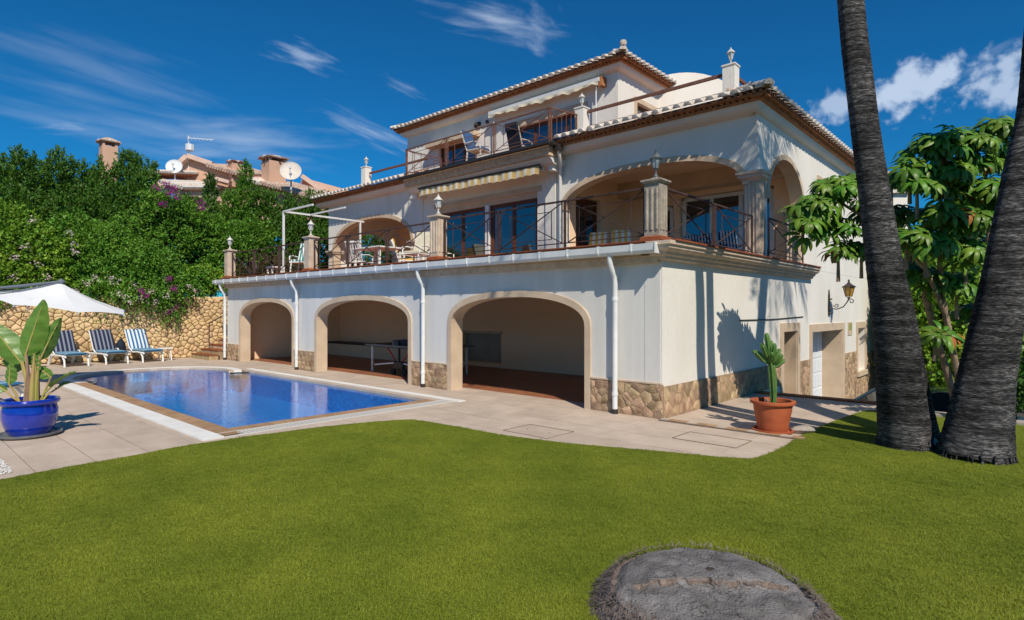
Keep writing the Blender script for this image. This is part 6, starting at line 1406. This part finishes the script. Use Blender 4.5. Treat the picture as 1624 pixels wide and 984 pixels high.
def schefflera(label, base, stems, clusters, seed):
    """clusters: (px, py, D, spread metres, count)"""
    rr = random.Random(seed); b = Vector(base); t = empty('umbrella_tree', b, label=label, cat='tree', group='umbrella trees beside the villa')
    for st in stems: MB().tube([atd(*p[:3]) for p in st], [p[3] for p in st], 9).build('stem', 'light_bark', t, smooth=True)
    for px, py, D, s, n in clusters:
        c = atd(px, py, D); hub = c - UP * s * .5 + FW * .1
        for k in range(int(n * 1.1)):
            u = Vector((rr.gauss(0, 1), rr.gauss(0, 1), rr.gauss(0, .8))); u.normalize(); u = u * s * rr.uniform(.35, 1.0); u.z = abs(u.z) * .7 if rr.random() < .65 else u.z
            p = c + u; out_ = (p - hub).normalized()
            ob = bpy.data.objects.new('leaf', ROSD if rr.random() < .015 else rr.choice(ROS)); COL.objects.link(ob); ob.parent = t; ob.location = p - b
            ax = (out_ * .55 + UP * .8 + Vector((rr.gauss(0, .2), rr.gauss(0, .2), 0)) - FW * .35).normalized(); ob.rotation_mode = 'QUATERNION'
            ob.rotation_quaternion = ax.to_track_quat('Z', 'Y') @ Matrix.Rotation(rr.uniform(0, 6.28), 3, 'Z').to_quaternion(); sc_ = rr.uniform(.8, 1.2); ob.scale = (sc_, sc_, sc_)
        MB().tube([hub - UP * .35, hub, c], [.03, .022, .01], 5).build('branch', 'light_bark', t, smooth=True)
B1 = atd(1528, 690, 9.6)
schefflera('umbrella tree with drooping glossy leaves reaching left in front of the white side wall', (B1.x, B1.y, -.1),
    [[(1528, 690, 9.6, .06), (1505, 600, 9.6, .055), (1480, 520, 9.5, .05), (1462, 450, 9.4, .045), (1440, 400, 9.2, .038), (1380, 350, 9.1, .03), (1330, 320, 9.1, .02)],
     [(1490, 560, 9.6, .04), (1470, 470, 9.6, .035), (1440, 420, 9.4, .03), (1390, 380, 9.3, .025), (1350, 370, 9.2, .018)]],
    [(1295, 330, 9.1, .32, 20), (1338, 305, 9.1, .32, 20), (1330, 365, 9.15, .32, 18), (1370, 290, 9.2, .26, 13), (1278, 352, 9.0, .20, 9), (1390, 340, 9.2, .34, 14), (1420, 290, 9.4, .20, 8), (1425, 345, 9.3, .3, 12), (1335, 402, 9.15, .18, 7), (1372, 395, 9.2, .22, 9), (1310, 295, 9.1, .18, 8)], 3)
B2 = atd(1545, 690, 8.9)
schefflera('tall umbrella tree with large drooping leaf clusters against the sky between the palms', (B2.x, B2.y, -.05),
    [[(1545, 690, 8.9, .05), (1520, 600, 8.9, .045), (1500, 500, 8.8, .04), (1490, 420, 8.7, .035), (1500, 330, 8.6, .03), (1500, 260, 8.5, .02)],
     [(1500, 500, 8.8, .035), (1470, 430, 8.7, .03), (1440, 395, 8.6, .02)], [(1520, 600, 8.9, .04), (1560, 480, 8.9, .035), (1570, 350, 8.8, .03), (1560, 250, 8.7, .02)]],
    [(1485, 238, 8.5, .33, 24), (1530, 228, 8.5, .33, 22), (1588, 208, 8.7, .30, 20), (1500, 275, 8.4, .33, 22), (1450, 270, 8.4, .24, 12), (1545, 265, 8.6, .33, 20), (1605, 250, 8.8, .28, 14), (1462, 295, 8.3, .22, 10), (1560, 308, 8.6, .33, 18), (1500, 345, 8.4, .36, 20), (1545, 355, 8.4, .34, 18), (1475, 385, 8.3, .30, 14), (1590, 325, 8.8, .30, 14), (1445, 375, 8.3, .24, 10), (1540, 400, 8.5, .3, 14), (1590, 390, 8.8, .3, 13), (1515, 305, 8.7, .26, 10)], 5)
B3 = atd(1600, 680, 8.9)
schefflera('low umbrella tree filling the gap behind the palm bases', (B3.x, B3.y, -.05),
    [[(1600, 690, 8.9, .045), (1590, 600, 8.9, .04), (1575, 520, 8.9, .03), (1545, 460, 8.9, .02)]],
    [(1525, 455, 8.8, .28, 13), (1562, 440, 8.9, .28, 12), (1480, 445, 8.9, .24, 9), (1605, 470, 9.0, .28, 12), (1490, 530, 8.7, .12, 4), (1545, 500, 9.1, .26, 8), (1612, 540, 9.0, .26, 9), (1448, 435, 9.0, .2, 7)], 9)
# hedge masses behind on the right
HR = 'leafy bushes behind the palms on the right'
tree('bush', 'bright green leafy bush low behind the gap between the palms', 'bush', HR, foot(1500, 19, -1.5), [blob(1500, 470, 19, 1.5, 1.3), blob(1530, 520, 18.8, 1.5, 1.2), blob(1470, 505, 19, 1.2, 1.2), blob(1455, 440, 19.5, 1.0, 1.0), blob(1560, 460, 19, 1.4, 1.2), blob(1500, 580, 19, 1.6, .9)], 3400, 10, .5, 'bush', .14, .055, 'leaf_lime', .08)
tree('bush', 'dark tall hedge behind the umbrella trees', 'bush', HR, foot(1560, 23, -1.5), [blob(1560, 430, 23, 2.4, 1.9), blob(1500, 400, 23, 1.7, 1.5), blob(1620, 400, 23, 2.3, 2.4), blob(1480, 500, 22.6, 2.1, 1.8), blob(1640, 520, 22, 2.4, 2.4), blob(1580, 560, 22, 2.1, 1.6), blob(1720, 430, 23, 2.6, 2.8), blob(1450, 450, 23, 1.0, 1.4)], 4600, 10, .6, 'bush', .19, .07, 'leaf_dark', .16)
tree('bush', 'dark bush beside the right-hand palm at the picture edge', 'bush', HR, foot(1660, 10.5, -1.0), [blob(1645, 560, 10.8, .7, .8), blob(1680, 480, 10.8, .9, 1.0), blob(1640, 620, 10.2, .5, .4)], 1500, 10, .35, 'bush', .10, .038, 'leaf_dark', .06)
# low kerb of pale stones at the lawn's far edge
kb = empty('stone_kerb', (3, 3.0, 0), label='low kerb of pale stones at the back edge of the lawn', cat='kerb')
for k in range(26):
    x = 2.3 + k * .36; st = MB(); st.box((x, 2.98, -.3), (x + random.uniform(.31, .345), 3.2, .05 + random.uniform(0, .03))); st.build('kerb_stone', 'rock', kb, bevel=.02)
# ---- car on the drive below the platform
def car():
    t = empty('parked_car', (2.6, 6.6, -1.5), label='dark blue car parked on the lower drive behind the palms', cat='car')
    c0 = atd(1445, 600, 12.9); c0.z = -1.5; F_ = -RT; S_ = FW.copy(); t.location = c0   # nose to the left
    W_ = lambda x, y, z: c0 + F_ * x + S_ * y + UP * z
    st = [(-2.1, .55, .72, .80, .42), (-2.0, .70, .80, .95, .30), (-1.5, .82, .9, .98, .22), (-.5, .86, .93, .98, .22), (.5, .86, .93, .95, .22), (1.1, .84, .90, .88, .22), (1.7, .80, .82, .76, .25), (2.05, .66, .68, .62, .32), (2.15, .50, .5, .52, .40)]
    vs = []; n = 10
    for x, hw, hw2, top, bot in st:
        ring = [(-hw * .9, bot), (-hw, bot + .12), (-hw, top * .75), (-hw * .93, top * .95), (-hw * .7, top), (hw * .7, top), (hw * .93, top * .95), (hw, top * .75), (hw, bot + .12), (hw * .9, bot)]
        vs += [W_(x, a, b) for a, b in ring]
    k = len(st); mb = MB(); mb.add(vs, [(i * n + j, i * n + (j + 1) % n, (i + 1) * n + (j + 1) % n, (i + 1) * n + j) for i in range(k - 1) for j in range(n)] + [tuple(range(n)), tuple(reversed(range((k - 1) * n, k * n)))]); mb.build('body', 'car_paint', t, smooth=True, sharp=35)
    cab = [(-1.75, .62, .93, .66), (-1.15, .66, 1.40, .56), (-.2, .68, 1.46, .57), (.45, .66, 1.38, .56), (1.15, .64, .90, .68)]
    vs = []
    for x, hb, top, ht in cab: vs += [W_(x, -.80, .90), W_(x, -ht, top), W_(x, ht, top), W_(x, .80, .90)]
    mb = MB(); mb.add(vs, [(4 * i + j, 4 * i + (j + 1) % 4, 4 * i + 4 + (j + 1) % 4, 4 * i + 4 + j) for i in range(4) for j in range(4)]); mb.build('glasshouse', 'car_glass', t, smooth=True, sharp=25)
    rf = []
    for x, hb, top, ht in cab[1:4]: rf += [W_(x, -ht * 1.01, top + .006), W_(x, ht * 1.01, top + .006)]
    mb = MB(); mb.add(rf + [p + UP * .02 for p in rf], [(0, 1, 3, 2), (2, 3, 5, 4), (6, 8, 9, 7), (8, 10, 11, 9), (0, 2, 8, 6), (2, 4, 10, 8), (1, 7, 9, 3), (3, 9, 11, 5)]); mb.build('roof', 'car_paint', t, smooth=True)
    for s in (-1, 1):
        for x in (-.55, .42): MB().bar(W_(x, s * .8, .92), W_(x * .9, s * .575, 1.42), .05).build('pillar', 'car_paint', t)
        MB().bar(W_(1.15, s * .78, .9), W_(.45, s * .565, 1.39), .05).build('pillar', 'car_paint', t)
        MB().box((0, 0, 0), (0, 0, 0)) if False else None
        for x in (-1.3, 1.35):
            c_ = W_(x, s * .80, .32); wh = MB().tube([c_ - S_ * .10, c_ + S_ * .10], .32, 20).build('wheel', 'tyre', t, smooth=True); MB().tube([c_ - S_ * .11, c_ + S_ * .11], .2, 12).build('rim', 'chrome', wh, origin=wloc(t))
        hl_ = W_(2.0, s * .55, .62); MB().lathe([(0, -.06), (.10, -.03), (.11, 0), (.08, .05), (0, .06)], hl_, 12).build('headlight', 'lamp_glass', t, smooth=True)
        MB().bar(W_(.75, s * .86, .98), W_(.62, s * 1.0, 1.02), .10, .1).build('mirror', 'car_paint', t, bevel=.02)
car()

# ================================================================ NEIGHBOUR'S HOUSE on the slope
nb = empty('neighbouring_house', foot(400, 38, 2.0), label='pink house with tiled roofs and chimneys beyond the trees', cat='house')
NB0 = wloc(nb)
def slab(poly, D, depth, nm, m, bev=0):
    P = [atd(x, y, D) for x, y in poly]; v = (FW * .9 + RT * .42).normalized(); return MB().prism(P, v * depth).build(nm, m, nb)
def tiled_edge(p, q, D, n, rad=.13, m='tile_body'):
    a = atd(*p, D); b = atd(*q, D); v = (FW * .9 + RT * .42 + UP * .18).normalized()
    rf = MB(); rf.prism([a - UP * .02 - v * .3, b - UP * .02 - v * .3, b - UP * .14 - v * .3, a - UP * .14 - v * .3], v * 2.6); r_ = rf.build('roof', 'tile_channel', nb)
    for i in range(n): c = a.lerp(b, (i + .5) / n); MB().tube([c - v * .42, c + v * 2.2], rad, 7).build('roof_tile', m, r_, origin=NB0, smooth=True)
slab([(284, 350), (284, 263), (300, 251), (412, 287), (412, 350)], 37, 7, 'gable_wall', 'pink_wall')
slab([(398, 350), (398, 290), (418, 287), (470, 306), (516, 330), (516, 350)], 36, 7, 'wing_wall', 'pink_wall')
slab([(474, 340), (474, 300), (480, 282), (516, 306), (516, 340)], 39, 5, 'rear_gable_wall', 'pink_wall')
slab([(240, 300), (240, 280), (300, 292), (300, 310)], 35, 6, 'side_wall', 'pink_trim')
for a, b, D in (((298, 249), (284, 261), 36.8), ((299, 248), (338, 261), 36.8), ((480, 280), (514, 304), 38.8)): MB().bar(atd(*a, D), atd(*b, D), .45, .28).build('verge', 'pink_trim', nb)
tiled_edge((336, 262), (384, 276), 36.7, 12); tiled_edge((396, 284), (420, 292), 35.8, 6, m='tile_cap'); tiled_edge((420, 290), (500, 312), 35.6, 18); tiled_edge((232, 280), (262, 272), 35, 8, m='tile_cap'); tiled_edge((262, 288), (300, 298), 34.8, 9, m='tile_cap')
MB().bar(atd(336, 282, 36.4), atd(366, 290, 36.4), .5, .2).build('string_course', 'pink_trim', nb)
def chimney(px, pyt, pyb, w, D, rows=2):
    c = atd(px, pyb, D); top = atd(px, pyt, D); h = (top - c).z; k = w / 930 * D / 2
    b = MB().sqlathe([(k * .8, -1.2), (k * .8, h * .70)], c).build('chimney', 'pink_wall', nb)
    for s in ((-1, -1), (1, -1), (1, 1), (-1, 1), (0, -1), (0, 1)): MB().box((c.x + s[0] * k * .65 - .07, c.y + s[1] * k * .65 - .07, c.z + h * .70), (c.x + s[0] * k * .65 + .07, c.y + s[1] * k * .65 + .07, c.z + h * .84)).build('chimney_brick', 'pink_wall', b, origin=NB0)
    MB().sqlathe([(k * 1.05, h * .83), (k * 1.08, h * .86), (k * .3, h * .99), (0, h)], c).build('chimney_cap', 'tile_body', b, origin=NB0)
    for j in range(10):
        a = 2 * math.pi * j / 10; MB().tube([c + UP * h * .985, c + UP * h * .84 + Vector((math.cos(a), math.sin(a), 0)) * k * 1.25], .07, 5).build('cap_tile', 'terracotta' if j % 2 else 'tile_cap', b, origin=NB0)
chimney(172, 219, 268, 26, 38); chimney(434, 247, 285, 34, 36.5); chimney(373, 256, 268, 20, 37)
def dish(px, py, r, D, m, label):
    c = atd(px, py, D); k = r / 930 * D; t = empty('satellite_dish', c, label=label, cat='satellite dish', group='satellite dishes on the pink house'); ax = (-FW + UP * .35 + RT * .25).normalized(); q = ax.to_track_quat('Z', 'Y').to_matrix()
    mb = MB(); mb.lathe([(0, -.16 * k)] + [(k * f, -.16 * k * (1 - f * f)) for f in (.25, .5, .75, 1)] + [(k * 1.02, .01), (k * 1.0, -.03)] + [(k * f, -.16 * k * (1 - f * f) - .04) for f in (.75, .5, .25)] + [(0, -.16 * k - .04)], (0, 0, 0), 32); mb.v = [tuple(c + q @ Vector(v)) for v in mb.v]; mb.build('reflector', m, t, smooth=True)
    f = c + ax * k * .55; MB().bar(c - UP * k * .9 + ax * .1, f - UP * .1, .05).build('feed_arm', 'dish_pale', t); MB().lathe([(.0, -.08), (.08, -.05), (.08, .05), (0, .08)], f, 8).build('receiver', 'dish_pale', t); MB().tube([c - ax * .1 - UP * .05, c - ax * .25 - UP * (k + .6)], .05, 6).build('bracket', 'dish_pale', t)
dish(276, 264, 12, 35.5, 'dish_pale', 'white satellite dish left of the pink gable'); dish(461, 271, 16, 34.5, 'dish', 'large pinkish satellite dish beside the wide chimney')
an = empty('roof_aerial', atd(300, 249, 37), label='thin television aerial on the pink gable against the sky', cat='aerial')
MB().tube([atd(299, 290, 37), atd(299, 216, 37)], .035, 6).build('mast', 'dish_pale', an); MB().bar(atd(297, 219, 37), atd(338, 222, 37), .03).build('boom', 'dish_pale', an)
for k in range(7): p = atd(300 + k * 6, 219.3 + k * .5, 37); MB().bar(p - UP * .12 - FW * .2, p + UP * .12 + FW * .2, .022).build('element', 'dish_pale', an)
MB().lathe([(0, -.3), (.25, -.28), (.25, .1), (0, .15)], atd(301, 232, 37), 8).build('amplifier_box', 'dish_pale', an); 
# white house corner glimpsed right of the palm
n2 = empty('far_white_house', atd(1432, 492, 30), label='corner of a distant white house with a tiled roof right of the leaning palm', cat='house'); n2.location.z = -1.6
p = [atd(x, y, 30) for x, y in ((1380, 420), (1380, 305), (1441, 305), (1441, 420))]; MB().prism(p, FW * 6).build('wall', 'stucco', n2)
MB().prism([atd(x, y, 29.8) for x, y in ((1376, 306), (1376, 300), (1444, 300), (1444, 306))], FW * 6).build('coping', 'tile_cap', n2)
MB().prism([atd(x, y, 30.5) for x, y in ((1376, 300), (1395, 270), (1412, 272), (1434, 298))], FW * 5).build('roof', 'tile_body', n2)
